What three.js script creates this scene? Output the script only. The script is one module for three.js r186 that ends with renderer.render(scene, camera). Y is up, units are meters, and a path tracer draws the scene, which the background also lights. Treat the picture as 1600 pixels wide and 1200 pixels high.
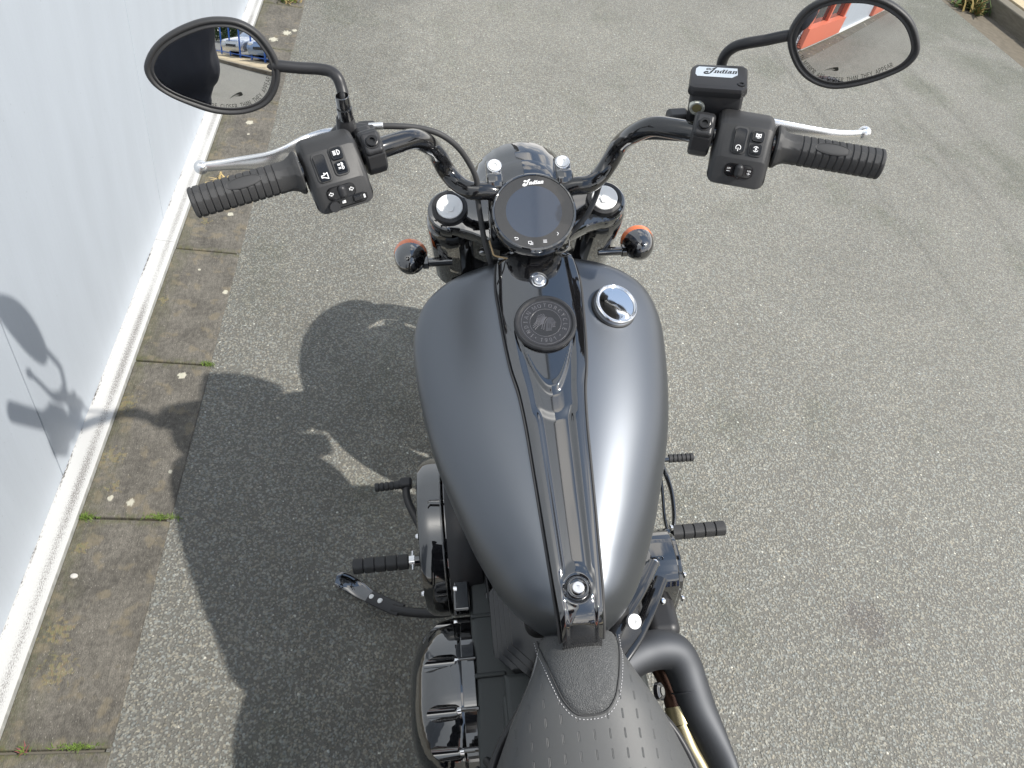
import * as THREE from 'three';
import { RoundedBoxGeometry } from 'three/addons/geometries/RoundedBoxGeometry.js';
import { mergeGeometries, mergeVertices, toCreasedNormals } from 'three/addons/utils/BufferGeometryUtils.js';
import { MarchingCubes } from 'three/addons/objects/MarchingCubes.js';
import { createNoise2D } from 'simplex-noise';
import { Brush, Evaluator, SUBTRACTION } from 'three-bvh-csg';

// ---------------------------------------------------------------- camera, sky, sun, exposure
const V = (x, y, z) => new THREE.Vector3(x, y, z);
const scene = new THREE.Scene();
const camera = new THREE.PerspectiveCamera(53.9, 4 / 3, 0.05, 400);
camera.matrixAutoUpdate = false;
camera.matrix.makeBasis(V(0.980, 0.181, 0.085), V(-0.062, 0.679, -0.731), V(-0.190, 0.711, 0.677)).setPosition(0, 1.58, 0);
camera.matrix.decompose(camera.position, camera.quaternion, camera.scale);
camera.scale.set(1, 1, 1);
camera.matrixAutoUpdate = true;
camera.updateMatrixWorld(true);

const SUN = V(0.535, 0.805, 0.256).normalize();
// hazy bright sky, broken white cloud with blue between
let seed = 7;
const rnd = () => { seed = (seed * 1664525 + 1013904223) >>> 0; return seed / 4294967296; };
const rr = (a, b) => a + (b - a) * rnd();
const n2 = createNoise2D(rnd), n2b = createNoise2D(rnd);
const fbm = (x, y, o = 4) => { let s = 0, a = 0.5; for (let i = 0; i < o; i++) { s += a * n2(x, y); x = x * 2.03 + 11.3; y = y * 2.03 - 4.7; a *= 0.5; } return s; };
const clamp = THREE.MathUtils.clamp, lerp = THREE.MathUtils.lerp, sstep = THREE.MathUtils.smoothstep;
{
  const W = 1024, Hh = 512, d = new Float32Array(W * Hh * 4);
  for (let j = 0; j < Hh; j++) for (let i = 0; i < W; i++) {
    const el = ((j + 0.5) / Hh - 0.5) * Math.PI, az = ((i + 0.5) / W - 0.5) * 2 * Math.PI, y = Math.sin(el), x = Math.cos(el) * Math.cos(az), z = Math.cos(el) * Math.sin(az), o = (j * W + i) * 4;
    const h = Math.pow(1 - Math.max(0, y), 3), ang = Math.acos(clamp(x * SUN.x + y * SUN.y + z * SUN.z, -1, 1));
    let c = [lerp(0.18, 1.3, h), lerp(0.29, 1.26, h), lerp(0.48, 1.18, h)];
    const k = 1.35 / (Math.max(y, 0) + 0.22), cl = sstep(fbm(x * k + 3.1, z * k + 7.7, 6) + 0.3 * h, 0.04, 0.4), shade = 0.9 + 0.22 * fbm(x * k * 2 + 31, z * k * 2, 5);
    c = c.map((v, q) => lerp(v, [1.25, 1.22, 1.18][q] * shade, 0.95 * cl));
    const glow = 0.9 * Math.exp(-ang / 0.32);
    for (let q = 0; q < 3; q++) d[o + q] = y < -0.02 ? 0.25 : 1.18 * (c[q] + glow * [1, 0.97, 0.9][q]);
    d[o + 3] = 1;
  }
  const t = new THREE.DataTexture(d, W, Hh, THREE.RGBAFormat, THREE.FloatType);
  t.mapping = THREE.EquirectangularReflectionMapping; t.needsUpdate = true;
  scene.background = t; scene.environment = t;
}
const sun = new THREE.DirectionalLight(new THREE.Color(1.0, 0.955, 0.88), 4.3);
sun.name = 'sun';
sun.position.copy(SUN).multiplyScalar(40);
sun.castShadow = true;
sun.shadow.radius = 1.6;
sun.shadow.mapSize.set(4096, 4096);
Object.assign(sun.shadow.camera, { left: -9, right: 9, top: 9, bottom: -9, near: 1, far: 90 });
scene.add(sun);
const renderer = new THREE.WebGLRenderer({ antialias: true });
renderer.toneMapping = THREE.LinearToneMapping;
renderer.toneMappingExposure = 1.2;
renderer.shadowMap.enabled = true;

// ---------------------------------------------------------------- helpers
const v3 = (a) => (a.isVector3 ? a.clone() : V(a[0], a[1], a[2]));
const names = new Map();
function numbered(n) { const k = names.get(n) ?? 0; names.set(n, k + 1); return k ? `${n}_${String(k).padStart(3, '0')}` : n; }
function shadows(o) { o.traverse((m) => { if (m.isMesh) { m.castShadow = true; m.receiveShadow = true; } }); return o; }
function part(name, geo, mat, parent, m4) {
  if (Array.isArray(geo)) geo = merge(geo);
  outward(geo);
  const m = new THREE.Mesh(geo, mat);
  m.name = parent ? name : numbered(name);
  if (m4) { m.applyMatrix4(m4); }
  m.castShadow = m.receiveShadow = true;
  (parent ?? scene).add(m);
  return m;
}
// faces wound against their normals (mirrored copies) are turned round
function outward(g) {
  const p = g.attributes.position, n = g.attributes.normal; if (!n || g.userData.checked) return; g.userData.checked = true;
  const ix = g.index ? g.index.array : null, cnt = ix ? ix.length : p.count, a = V(0, 0, 0), b = V(0, 0, 0), c = V(0, 0, 0), q = V(0, 0, 0);
  const I = (k) => (ix ? ix[k] : k);
  if (ix) { let bad = 0, all = 0; for (let k = 0; k < cnt; k += 3) { a.fromBufferAttribute(p, I(k)); b.fromBufferAttribute(p, I(k + 1)).sub(a); c.fromBufferAttribute(p, I(k + 2)).sub(a); b.cross(c); q.fromBufferAttribute(n, I(k)); const d = b.dot(q); if (d < 0) bad++; if (d !== 0) all++; } if (bad * 2 > all) for (let k = 0; k < cnt; k += 3) { const t = ix[k + 1]; ix[k + 1] = ix[k + 2]; ix[k + 2] = t; } return; }
  for (let k = 0; k < cnt; k += 3) {
    a.fromBufferAttribute(p, k); b.fromBufferAttribute(p, k + 1).sub(a); c.fromBufferAttribute(p, k + 2).sub(a); b.cross(c);
    q.set(n.getX(k) + n.getX(k + 1) + n.getX(k + 2), n.getY(k) + n.getY(k + 1) + n.getY(k + 2), n.getZ(k) + n.getZ(k + 1) + n.getZ(k + 2));
    if (b.dot(q) < 0) for (const t of Object.values(g.attributes)) for (let j = 0; j < t.itemSize; j++) { const A = (k + 1) * t.itemSize + j, B = (k + 2) * t.itemSize + j, v = t.array[A]; t.array[A] = t.array[B]; t.array[B] = v; }
  }
}
function merge(list) {
  const gs = list.map((g) => {
    let h = g.index ? g.toNonIndexed() : g.clone();
    for (const k of Object.keys(h.attributes)) if (!['position', 'normal', 'uv'].includes(k)) h.deleteAttribute(k);
    if (!h.attributes.normal) h.computeVertexNormals();
    if (!h.attributes.uv) h.setAttribute('uv', new THREE.BufferAttribute(new Float32Array(h.attributes.position.count * 2), 2));
    return h;
  });
  return mergeGeometries(gs);
}
function thing(name, label, category, group, pos = [0, 0, 0]) {
  const g = new THREE.Group(); g.name = numbered(name); g.position.set(...pos);
  g.userData = { label, category }; if (group) g.userData.group = group;
  scene.add(g); return g;
}
function tag(o, label, category, group) { o.userData = { label, category }; if (group) o.userData.group = group; return o; }
function basis(o, x, y, z) { return new THREE.Matrix4().makeBasis(x, y, z).setPosition(v3(o)); }
// a frame whose y axis is n; x is chosen close to hint
function frameY(o, n, hint = [1, 0, 0]) {
  const y = v3(n).normalize(), z = v3(hint).cross(y).normalize(), x = y.clone().cross(z).normalize();
  return basis(o, x, y, z);
}
function frameZ(o, n, up = [0, 1, 0]) {
  const z = v3(n).normalize(), x = v3(up).cross(z).normalize(), y = z.clone().cross(x).normalize();
  return basis(o, x, y, z);
}
const at = (g, m4) => g.clone().applyMatrix4(m4);
function tube(pts, r, { n = 48, radial = 16, cap = true, tension = 0.5, flat = null, up = [0, 1, 0] } = {}) {
  const c = new THREE.CatmullRomCurve3(pts.map(v3), false, 'centripetal', tension);
  const rf = typeof r === 'function' ? r : () => r;
  const P = [], T = [];
  for (let i = 0; i <= n; i++) { P.push(c.getPointAt(i / n)); T.push(c.getTangentAt(i / n)); }
  let N = v3(up).sub(T[0].clone().multiplyScalar(v3(up).dot(T[0])));
  if (N.length() < 1e-3) N = V(1, 0, 0.01);
  N.normalize();
  const secs = [];
  for (let i = 0; i <= n; i++) {
    N.sub(T[i].clone().multiplyScalar(N.dot(T[i]))).normalize();
    const Bn = T[i].clone().cross(N), R = rf(i / n), s = [];
    for (let k = 0; k < radial; k++) {
      const a = (k / radial) * Math.PI * 2;
      const [fa, fb] = flat ? (typeof flat === 'function' ? flat(i / n) : flat) : [1, 1];
      s.push(P[i].clone().addScaledVector(N, Math.cos(a) * R * fa).addScaledVector(Bn, Math.sin(a) * R * fb));
    }
    secs.push(s);
  }
  return loft(secs, { closed: true, caps: cap });
}
function loft(secs, { closed = true, caps = true, crease = 0 } = {}) {
  const m = secs[0].length, pos = [], uv = [], idx = [], cols = closed ? m + 1 : m;
  let vl = 0;
  secs.forEach((s, i) => {
    if (i) { const a = secs[i - 1][0], b = s[0]; vl += a.distanceTo(b); }
    let ul = 0;
    for (let k = 0; k < cols; k++) { const p = s[k % m]; if (k) ul += p.distanceTo(s[(k - 1) % m]); pos.push(p.x, p.y, p.z); uv.push(ul, vl); }
  });
  for (let i = 0; i < secs.length - 1; i++) for (let k = 0; k < cols - 1; k++) {
    const a = i * cols + k, b = a + 1, c = a + cols, d = c + 1;
    idx.push(a, c, b, b, c, d);
  }
  let g = new THREE.BufferGeometry();
  g.setAttribute('position', new THREE.Float32BufferAttribute(pos, 3));
  g.setAttribute('uv', new THREE.Float32BufferAttribute(uv, 2));
  g.setIndex(idx);
  g.computeVertexNormals();
  if (closed) { // join the seam's normals
    const N = g.attributes.normal;
    for (let i = 0; i < secs.length; i++) {
      const a = i * cols, b = a + m, s = V(N.getX(a) + N.getX(b), N.getY(a) + N.getY(b), N.getZ(a) + N.getZ(b)).normalize();
      N.setXYZ(a, s.x, s.y, s.z); N.setXYZ(b, s.x, s.y, s.z);
    }
  }
  if (crease) g = toCreasedNormals(g, crease);
  if (!caps || !closed) return g;
  const list = [g];
  for (const [s, flip] of [[secs[0], false], [secs[secs.length - 1], true]]) {
    const c = s.reduce((a, p) => a.add(p), V(0, 0, 0)).multiplyScalar(1 / m), q = [], cu = [];
    for (let k = 0; k < m; k++) {
      const a = s[k], b = s[(k + 1) % m];
      for (const p of flip ? [c, b, a] : [c, a, b]) { q.push(p.x, p.y, p.z); cu.push(0, 0); }
    }
    const h = new THREE.BufferGeometry();
    h.setAttribute('position', new THREE.Float32BufferAttribute(q, 3));
    h.setAttribute('uv', new THREE.Float32BufferAttribute(cu, 2));
    h.computeVertexNormals();
    list.push(h);
  }
  return merge(list);
}
const lathe = (prof, seg = 40) => toCreasedNormals(new THREE.LatheGeometry(prof.map(([r, y]) => new THREE.Vector2(Math.max(r, 0.00001), y)), seg), 0.6);
const cyl = (r, h, seg = 24, b = 0.0008) => lathe([[0, -h / 2], [r - b, -h / 2], [r, -h / 2 + b], [r, h / 2 - b], [r - b, h / 2], [0, h / 2]], seg);
const rbox = (w, h, d, r = 0.003, s = 3) => new RoundedBoxGeometry(w, h, d, s, Math.min(r, w / 2.01, h / 2.01, d / 2.01));
function ext(pts, depth, bevel = 0, { seg = 2, curve = 12, crease = 0.5 } = {}) {
  const s = pts instanceof THREE.Shape ? pts : new THREE.Shape(pts.map((p) => new THREE.Vector2(p[0], p[1])));
  const g = new THREE.ExtrudeGeometry(s, { depth: depth - 2 * bevel, bevelEnabled: bevel > 0, bevelSize: bevel, bevelThickness: bevel, bevelOffset: -bevel, bevelSegments: seg, curveSegments: curve });
  g.translate(0, 0, bevel);
  return toCreasedNormals(g, crease);
}
function rrect(w, h, r, cx = 0, cy = 0) {
  const s = new THREE.Shape(), x = cx - w / 2, y = cy - h / 2;
  s.moveTo(x + r, y); s.lineTo(x + w - r, y); s.absarc(x + w - r, y + r, r, -Math.PI / 2, 0); s.lineTo(x + w, y + h - r); s.absarc(x + w - r, y + h - r, r, 0, Math.PI / 2);
  s.lineTo(x + r, y + h); s.absarc(x + r, y + h - r, r, Math.PI / 2, Math.PI); s.lineTo(x, y + r); s.absarc(x + r, y + r, r, Math.PI, Math.PI * 1.5);
  return s;
}
function canvasTex(w, h, draw, srgb = true) {
  const c = document.createElement('canvas'); c.width = w; c.height = h;
  draw(c.getContext('2d'), w, h);
  const t = new THREE.CanvasTexture(c);
  if (srgb) t.colorSpace = THREE.SRGBColorSpace;
  t.wrapS = t.wrapT = THREE.ClampToEdgeWrapping;
  return t;
}
function dataTex(w, h, fn, srgb = true) {
  const d = new Uint8Array(w * h * 4);
  fn(d, w, h);
  const t = new THREE.DataTexture(d, w, h);
  t.wrapS = t.wrapT = THREE.RepeatWrapping; t.magFilter = THREE.LinearFilter; t.minFilter = THREE.LinearMipmapLinearFilter;
  if (srgb) t.colorSpace = THREE.SRGBColorSpace;
  t.needsUpdate = true;
  return t;
}
const toS = (l) => 255 * (l <= 0.0031308 ? 12.92 * l : 1.055 * Math.pow(l, 1 / 2.4) - 0.055);
const std = (r, g, b, rough, metal = 0, extra = {}) => new THREE.MeshPhysicalMaterial({ color: new THREE.Color().setRGB(r, g, b), roughness: rough, metalness: metal, ...extra });
// uv from two axes of the position, in metres
function planarUV(g, fu, fv) {
  const p = g.attributes.position, uv = new Float32Array(p.count * 2);
  for (let i = 0; i < p.count; i++) { const a = V(p.getX(i), p.getY(i), p.getZ(i)); uv[2 * i] = fu(a); uv[2 * i + 1] = fv(a); }
  g.setAttribute('uv', new THREE.BufferAttribute(uv, 2));
  return g;
}

// ---------------------------------------------------------------- asphalt
const TILE = 2.4, TN = 2048;
const asphaltH = new Float32Array(TN * TN);
const asphaltMap = dataTex(TN, TN, (d, w) => {
  const col = new Float32Array(w * w * 3), px = TILE / w;
  for (let i = 0; i < w * w; i++) { const g = 0.1 + 0.06 * rnd(); col[3 * i] = g * 1.03; col[3 * i + 1] = g; col[3 * i + 2] = g * 0.93; asphaltH[i] = 0.12 + 0.1 * rnd(); }
  const stone = (R, n, bright) => {
    for (let s = 0; s < n; s++) {
      const cx = rnd() * w, cy = rnd() * w, r = rr(R[0], R[1]) / px, e = rr(0.65, 1), th = rnd() * 3.14, c = Math.cos(th), sn = Math.sin(th);
      let g = bright(); const hue = rr(-0.09, 0.11), top = rr(0.55, 1), tx = rr(-0.35, 0.35), ty = rr(-0.35, 0.35);
      const k = Math.ceil(r);
      for (let y = -k; y <= k; y++) for (let x = -k; x <= k; x++) {
        const a = (x * c + y * sn) / r, b = (-x * sn + y * c) / (r * e), q = Math.abs(a) ** 2.6 + Math.abs(b) ** 2.6;
        if (q > 1) continue;
        const j = ((Math.floor(cy + y) + w) % w) * w + ((Math.floor(cx + x) + w) % w);
        const hgt = top * (0.42 + 0.5 * (1 - q * q)) + 0.18 * (a * tx + b * ty);
        if (hgt < asphaltH[j]) continue;
        asphaltH[j] = hgt;
        const f = 1 + 0.16 * (rnd() - 0.5);
        col[3 * j] = g * f * (1 + hue * 0.7); col[3 * j + 1] = g * f; col[3 * j + 2] = g * f * (0.93 - hue * 0.8);
      }
    }
  };
  stone([0.0015, 0.003], 150000, () => 0.142 + 0.142 * rnd());
  stone([0.0018, 0.0036], 70000, () => { const u = rnd(); return u > 0.991 ? rr(0.4, 0.6) : 0.165 + 0.1 * u * u + 0.05 * rnd(); });
  stone([0.001, 0.0022], 60000, () => { const u = rnd(); return u > 0.982 ? rr(0.36, 0.55) : 0.16 + 0.1 * rnd(); });
  for (let i = 0; i < w * w; i++) { for (let k = 0; k < 3; k++) d[4 * i + k] = clamp(toS(col[3 * i + k]), 0, 255); d[4 * i + 3] = 255; }
});
const asphaltBump = dataTex(TN, TN, (d, w) => { for (let i = 0; i < w * w; i++) { const v = clamp(asphaltH[i] * 210, 0, 255); d[4 * i] = d[4 * i + 1] = d[4 * i + 2] = v; d[4 * i + 3] = 255; } }, false);
const M = {};
M.asphalt = new THREE.MeshStandardMaterial({ map: asphaltMap, bumpMap: asphaltBump, bumpScale: 0.0035, roughness: 0.88, vertexColors: true });

function segDist(px, pz, a, b) { const dx = b[0] - a[0], dz = b[1] - a[1], t = clamp(((px - a[0]) * dx + (pz - a[1]) * dz) / (dx * dx + dz * dz), 0, 1); return [Math.hypot(px - a[0] - dx * t, pz - a[1] - dz * t), t]; }
const TYRE_MARKS = [[[2.262, -5.0], [2.3, -1.7], 0.017, 0.15], [[2.93, -5.0], [2.84, -2.2], 0.02, 0.14], [[2.965, -4.8], [2.89, -2.7], 0.014, 0.1], [[3.215, -5.2], [3.24, -2.4], 0.024, 0.1], [[2.74, -3.9], [2.82, -2.0], 0.018, 0.08], [[1.81, -5.4], [1.87, -2.8], 0.015, 0.08]];
function roadTint(x, z) {
  let t = 1.09 + 0.10 * fbm(x * 0.7, z * 0.7, 3) + 0.07 * n2b(x * 3.1, z * 2.6) * fbm(x * 1.3 + 9, z * 1.3, 2) * 2;
  for (const [a, b, wd, k] of TYRE_MARKS) { const [d, u] = segDist(x, z, a, b); if (d < wd * 2.4) t *= 1 - 1.35 * k * Math.exp(-((d / wd) ** 2)) * (0.85 + 0.15 * n2(x * 3, z * 2.5)) * sstep(Math.min(u, 1 - u), 0, 0.2); }
  let r = 1.0, g = 0.995, b = 0.95;
  const sd = Math.hypot((x - 1.26) / 0.06, (z + 0.765) / 0.05) + 0.5 * n2(x * 22, z * 22);       // oil spot
  if (sd < 1.5) { const k = (1 - sstep(sd, 0.5, 1.5)) * 0.2; t *= 1 - k; r += 0.05 * k; g -= 0.12 * k; }
  const ed = sstep(0.16 - x + 0.3 * fbm(x * 5, z * 5, 4), -0.1, 0.3); t *= 1 - 0.2 * ed;      // grubby margin beside the flags
  for (const [ox, oz, q] of [[1.62, -1.75, 0.02], [1.05, -2.6, 0.03], [0.75, -3.4, 0.022], [2.05, -1.5, 0.014], [1.9, -2.9, 0.03], [0.2, -2.9, 0.02]]) { const e = Math.hypot(x - ox, z - oz) / q + 0.7 * n2(x * 40, z * 40); if (e < 1.3) t *= 1 - 0.16 * (1 - sstep(e, 0.4, 1.3)); }   // old drips
  // thin algae and grit towards the gutter, in ragged patches
  const al = sstep(fbm(x * 1.6 + 40, z * 1.1, 5) + 0.2 * n2(x * 23, z * 23) + 0.6 * sstep(x, 1.9, 4.3) + 0.25 * sstep(-z, 3.2, 6) - 0.72, -0.5, 0.35);
  t *= 1 - 0.25 * al; r -= 0.035 * al; b -= 0.06 * al;
  return [t * r, t * g, t * b];
}
function groundSheet(xs, zs, y, tint) {
  const pos = [], col = [], uv = [], idx = [];
  for (const z of zs) for (const x of xs) { pos.push(x, y, z); uv.push(x / TILE, z / TILE); col.push(...(tint ? tint(x, z) : [0.96, 0.96, 0.95])); }
  const W = xs.length;
  for (let j = 0; j < zs.length - 1; j++) for (let i = 0; i < W - 1; i++) { const a = j * W + i, b = a + 1, c = a + W, d = c + 1; idx.push(a, c, b, b, c, d); }
  const g = new THREE.BufferGeometry();
  g.setAttribute('position', new THREE.Float32BufferAttribute(pos, 3)); g.setAttribute('color', new THREE.Float32BufferAttribute(col, 3)); g.setAttribute('uv', new THREE.Float32BufferAttribute(uv, 2));
  g.setIndex(idx); g.computeVertexNormals();
  return g;
}
const span = (a, b, s) => { const n = Math.round((b - a) / s), o = []; for (let i = 0; i <= n; i++) o.push(a + ((b - a) * i) / n); return o; };
const structure = (o) => { o.userData.kind = 'structure'; return o; };
M.dirt = new THREE.MeshStandardMaterial({ color: new THREE.Color().setRGB(0.12, 0.11, 0.09), roughness: 0.95 });
structure(part('ground', new THREE.CircleGeometry(180, 64).rotateX(-Math.PI / 2).translate(0, -0.02, 0), M.dirt));
const roadXs = [...span(-0.425, 3.6, 0.0185), ...span(3.7, 4.3, 0.06)];
structure(part('road', groundSheet(roadXs, [...span(-40, -7, 1.5), ...span(-6.9, 0.2, 0.024), ...span(0.3, 4, 0.1), ...span(4.5, 60, 1.5)], 0, roadTint), M.asphalt));

// ---------------------------------------------------------------- kerb and brick footway on the right
const concreteTex = (base, seedX) => dataTex(256, 256, (d, w) => {
  for (let y = 0; y < w; y++) for (let x = 0; x < w; x++) { const i = (y * w + x) * 4, n = 1 + 0.25 * fbm(x / 40 + seedX, y / 40, 4) + 0.25 * (rnd() - 0.5); for (let k = 0; k < 3; k++) d[i + k] = clamp(toS(base[k] * n), 0, 255); d[i + 3] = 255; }
});
M.channel = new THREE.MeshStandardMaterial({ map: concreteTex([0.135, 0.115, 0.085], 1), roughness: 0.95 });
M.kerb = new THREE.MeshStandardMaterial({ map: concreteTex([0.2, 0.18, 0.14], 5), roughness: 0.9 });
M.kerbDark = new THREE.MeshStandardMaterial({ map: concreteTex([0.15, 0.135, 0.105], 8), roughness: 0.9 });
M.paverA = new THREE.MeshStandardMaterial({ map: concreteTex([0.46, 0.38, 0.25], 13), roughness: 0.9 });
M.paverB = new THREE.MeshStandardMaterial({ map: concreteTex([0.27, 0.24, 0.19], 17), roughness: 0.9 });
M.paverC = new THREE.MeshStandardMaterial({ map: concreteTex([0.22, 0.2, 0.165], 21), roughness: 0.9 });
structure(part('gutter', new THREE.PlaneGeometry(0.42, 40, 1, 1).rotateX(-Math.PI / 2).translate(4.49, -0.004, -20), M.channel));
{
  M.channel.map.repeat.set(1, 60);
  const footway = new THREE.Group(); footway.name = 'footway'; footway.userData.kind = 'structure'; scene.add(footway);
  part('bedding', new THREE.BoxGeometry(3.0, 0.11, 40).translate(6.2, 0.045, -20), M.dirt, footway);
  const kg = rbox(0.125, 0.16, 0.905, 0.012, 2), kg2 = rbox(0.122, 0.157, 0.905, 0.012, 2);
  for (let i = -14; i < 0; i++) part('kerb_stone', i % 3 ? kg : kg2, i % 2 ? M.kerb : M.kerbDark, footway, new THREE.Matrix4().makeTranslation(4.7, 0.04, i * 0.914 - 0.3));
  const pg = rbox(0.205, 0.06, 0.105, 0.005, 1), pm = [M.paverB, M.paverC, M.paverB];
  for (let i = 0; i < 22; i++) part('edge_paver', rbox(0.16, 0.06, 0.41, 0.006, 1), i % 4 ? M.paverA : M.paverB, footway, new THREE.Matrix4().makeTranslation(4.87, 0.091 + rr(0, 0.003), -9.5 + i * 0.418));
  for (let i = 0; i < 4; i++) for (let j = 0; j < 42; j++) part('paver', pg, pm[Math.floor(rnd() * 3)], footway, new THREE.Matrix4().makeTranslation(5.06 + i * 0.212, 0.091 + rr(-0.002, 0.002), -9.0 + j * 0.111));
  // the kerb bends in behind the camera
  const bend = new THREE.Matrix4().makeTranslation(3.28, 0, 2.4).multiply(new THREE.Matrix4().makeRotationY(-0.152));
  const link = new THREE.Matrix4().makeTranslation(4.7, 0, -0.8).multiply(new THREE.Matrix4().makeRotationY(-0.417));
  const put = (m, x, y, z) => m.clone().multiply(new THREE.Matrix4().makeTranslation(x, y, z));
  part('bedding', new THREE.BoxGeometry(2.4, 0.11, 30).translate(1.25, 0.045, 15), M.dirt, footway, bend);
  part('bedding', new THREE.BoxGeometry(2.4, 0.11, 3.6).translate(1.25, 0.043, 1.75), M.dirt, footway, link);
  for (let i = 0; i < 4; i++) part('kerb_stone', kg, M.kerb, footway, put(link, 0, 0.04, 0.45 + i * 0.88));
  for (let i = 0; i < 24; i++) part('kerb_stone', i % 3 ? kg : kg2, i % 2 ? M.kerb : M.kerbDark, footway, put(bend, 0, 0.04, 0.45 + i * 0.914));
  const slab = rbox(1.15, 0.05, 0.89, 0.006, 1);
  for (let j = 0; j < 24; j++) part('footway_slab', slab, M.paverA, footway, put(bend, 0.66, 0.091 + rr(-0.002, 0.002), 0.45 + j * 0.9));
  for (let j = 0; j < 4; j++) part('footway_slab', slab, M.paverA, footway, put(link, 0.66, 0.089, 0.45 + j * 0.9));
}

// ---------------------------------------------------------------- paving flags along the wall
const FX0 = -0.612, FX1 = -0.412, FZ0 = -4.2, FZ1 = 0.1;
const WHITE_SPOTS = [[-0.481, -1.455, 0.017], [-0.428, -1.806, 0.012], [-0.511, -1.05, 0.013], [-0.477, -2.202, 0.015], [-0.503, -2.806, 0.022], [-0.495, -2.72, 0.009], [-0.46, -3.05, 0.014], [-0.509, -3.572, 0.03], [-0.46, -3.66, 0.03], [-0.43, -3.7, 0.018], [-0.45, -2.5, 0.014], [-0.557, -1.06, 0.01], [-0.445, -1.14, 0.008], [-0.52, -1.9, 0.006]];
const YELLOW_SPOTS = [[-0.557, -1.09, 0.018], [-0.582, -0.93, 0.02], [-0.572, -0.74, 0.03], [-0.595, -1.35, 0.03], [-0.545, -2.15, 0.02], [-0.59, -1.75, 0.02], [-0.583, -1.18, 0.03], [-0.55, -0.66, 0.035]];
const flagTex = dataTex(256, 2048, (d, w, h) => {
  for (let y = 0; y < h; y++) for (let x = 0; x < w; x++) {
    const X = lerp(FX0, FX1, x / w), Z = lerp(FZ0, FZ1, y / h), i = (y * w + x) * 4;
    let g = 0.098 * (1 + 0.35 * fbm(X * 7, Z * 7, 5) + 0.35 * fbm(X * 45, Z * 45, 3)) * (1 + 0.75 * (rnd() - 0.5));
    let c = [g * 1.09, g * 1.0, g * 0.85];
    if (rnd() > 0.997) c = [0.4, 0.38, 0.33];
    const ed = X - FX0, jz = Math.abs(((Z + 0.511) / 0.4945 + 40.5) % 1 - 0.5) * 0.4945;
    const moss = clamp(0.5 + 1.3 * fbm(X * 22 + 3, Z * 9, 4) + (0.045 - ed) * 14, 0, 1) * clamp(1.2 - ed / 0.06, 0, 1) * 0.35 + clamp(0.6 + 1.8 * fbm(X * 40, Z * 40, 3), 0, 1) * sstep(0.03 - jz, 0, 0.03) * 0.6;
    const mg = [0.085, 0.085, 0.038]; for (let k = 0; k < 3; k++) c[k] = lerp(c[k], mg[k] * (0.8 + 0.5 * rnd()), clamp(moss, 0, 0.85));
    const pale = sstep(fbm(X * 12 + 30, Z * 12, 4), 0.18, 0.5) * 0.5; for (let k = 0; k < 3; k++) c[k] = lerp(c[k], [0.18, 0.15, 0.1][k], pale);
    for (const [sx, sz, r] of YELLOW_SPOTS) { const q = Math.hypot(X - sx, Z - sz) / r + 1.5 * fbm(X * 60, Z * 60, 4); if (q < 0.75) for (let k = 0; k < 3; k++) c[k] = lerp(c[k], [0.26, 0.21, 0.08][k], sstep(0.75 - q, 0, 0.5) * (0.15 + 0.35 * rnd())); }
    for (const [sx, sz, r] of WHITE_SPOTS) { const q = Math.hypot(X - sx, (Z - sz) * 0.85) / (r * 0.74) + 0.45 * fbm(X * 60 + 7, Z * 60, 3); if (q < 0.9) for (let k = 0; k < 3; k++) c[k] = lerp(c[k], [0.44, 0.42, 0.34][k], sstep(0.95 - q, 0, 0.3) * (0.88 + 0.12 * rnd())); }
    for (let k = 0; k < 3; k++) d[i + k] = clamp(toS(c[k]), 0, 255); d[i + 3] = 255;
  }
});
M.flag = new THREE.MeshStandardMaterial({ map: flagTex, roughness: 0.93 });
M.flag.bumpMap = dataTex(256, 1024, (d, w, h) => { for (let y = 0; y < h; y++) for (let x = 0; x < w; x++) { const i = (y * w + x) * 4, v = 128 + 70 * fbm(x / 22, y / 22, 4) + 46 * (rnd() - 0.5); d[i] = d[i + 1] = d[i + 2] = clamp(v, 0, 255); d[i + 3] = 255; } }, false);
M.flag.bumpScale = 0.004;
{
  const pv = new THREE.Group(); pv.name = 'paving_strip'; pv.userData.kind = 'structure'; scene.add(pv);
  part('bedding', new THREE.BoxGeometry(0.23, 0.05, 60).translate(-0.52, -0.032, 2), M.dirt, pv);
  for (let i = -14; i < 30; i++) {
    const z0 = -0.511 + i * 0.4945, L = 0.4945, dx = rr(-0.002, 0.002);
    const g = rbox(0.192, 0.05, L - 0.006, 0.004, 2); g.rotateY(rr(-0.004, 0.004)); g.rotateZ(rr(-0.004, 0.004)); g.translate(-0.512 + dx, -0.021 + rr(-0.0015, 0.0015), z0 + L / 2);
    planarUV(g, (p) => (p.x - FX0) / (FX1 - FX0), (p) => (p.z - FZ0) / (FZ1 - FZ0));
    part('paving_flag', g, M.flag, pv);
  }
}

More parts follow.
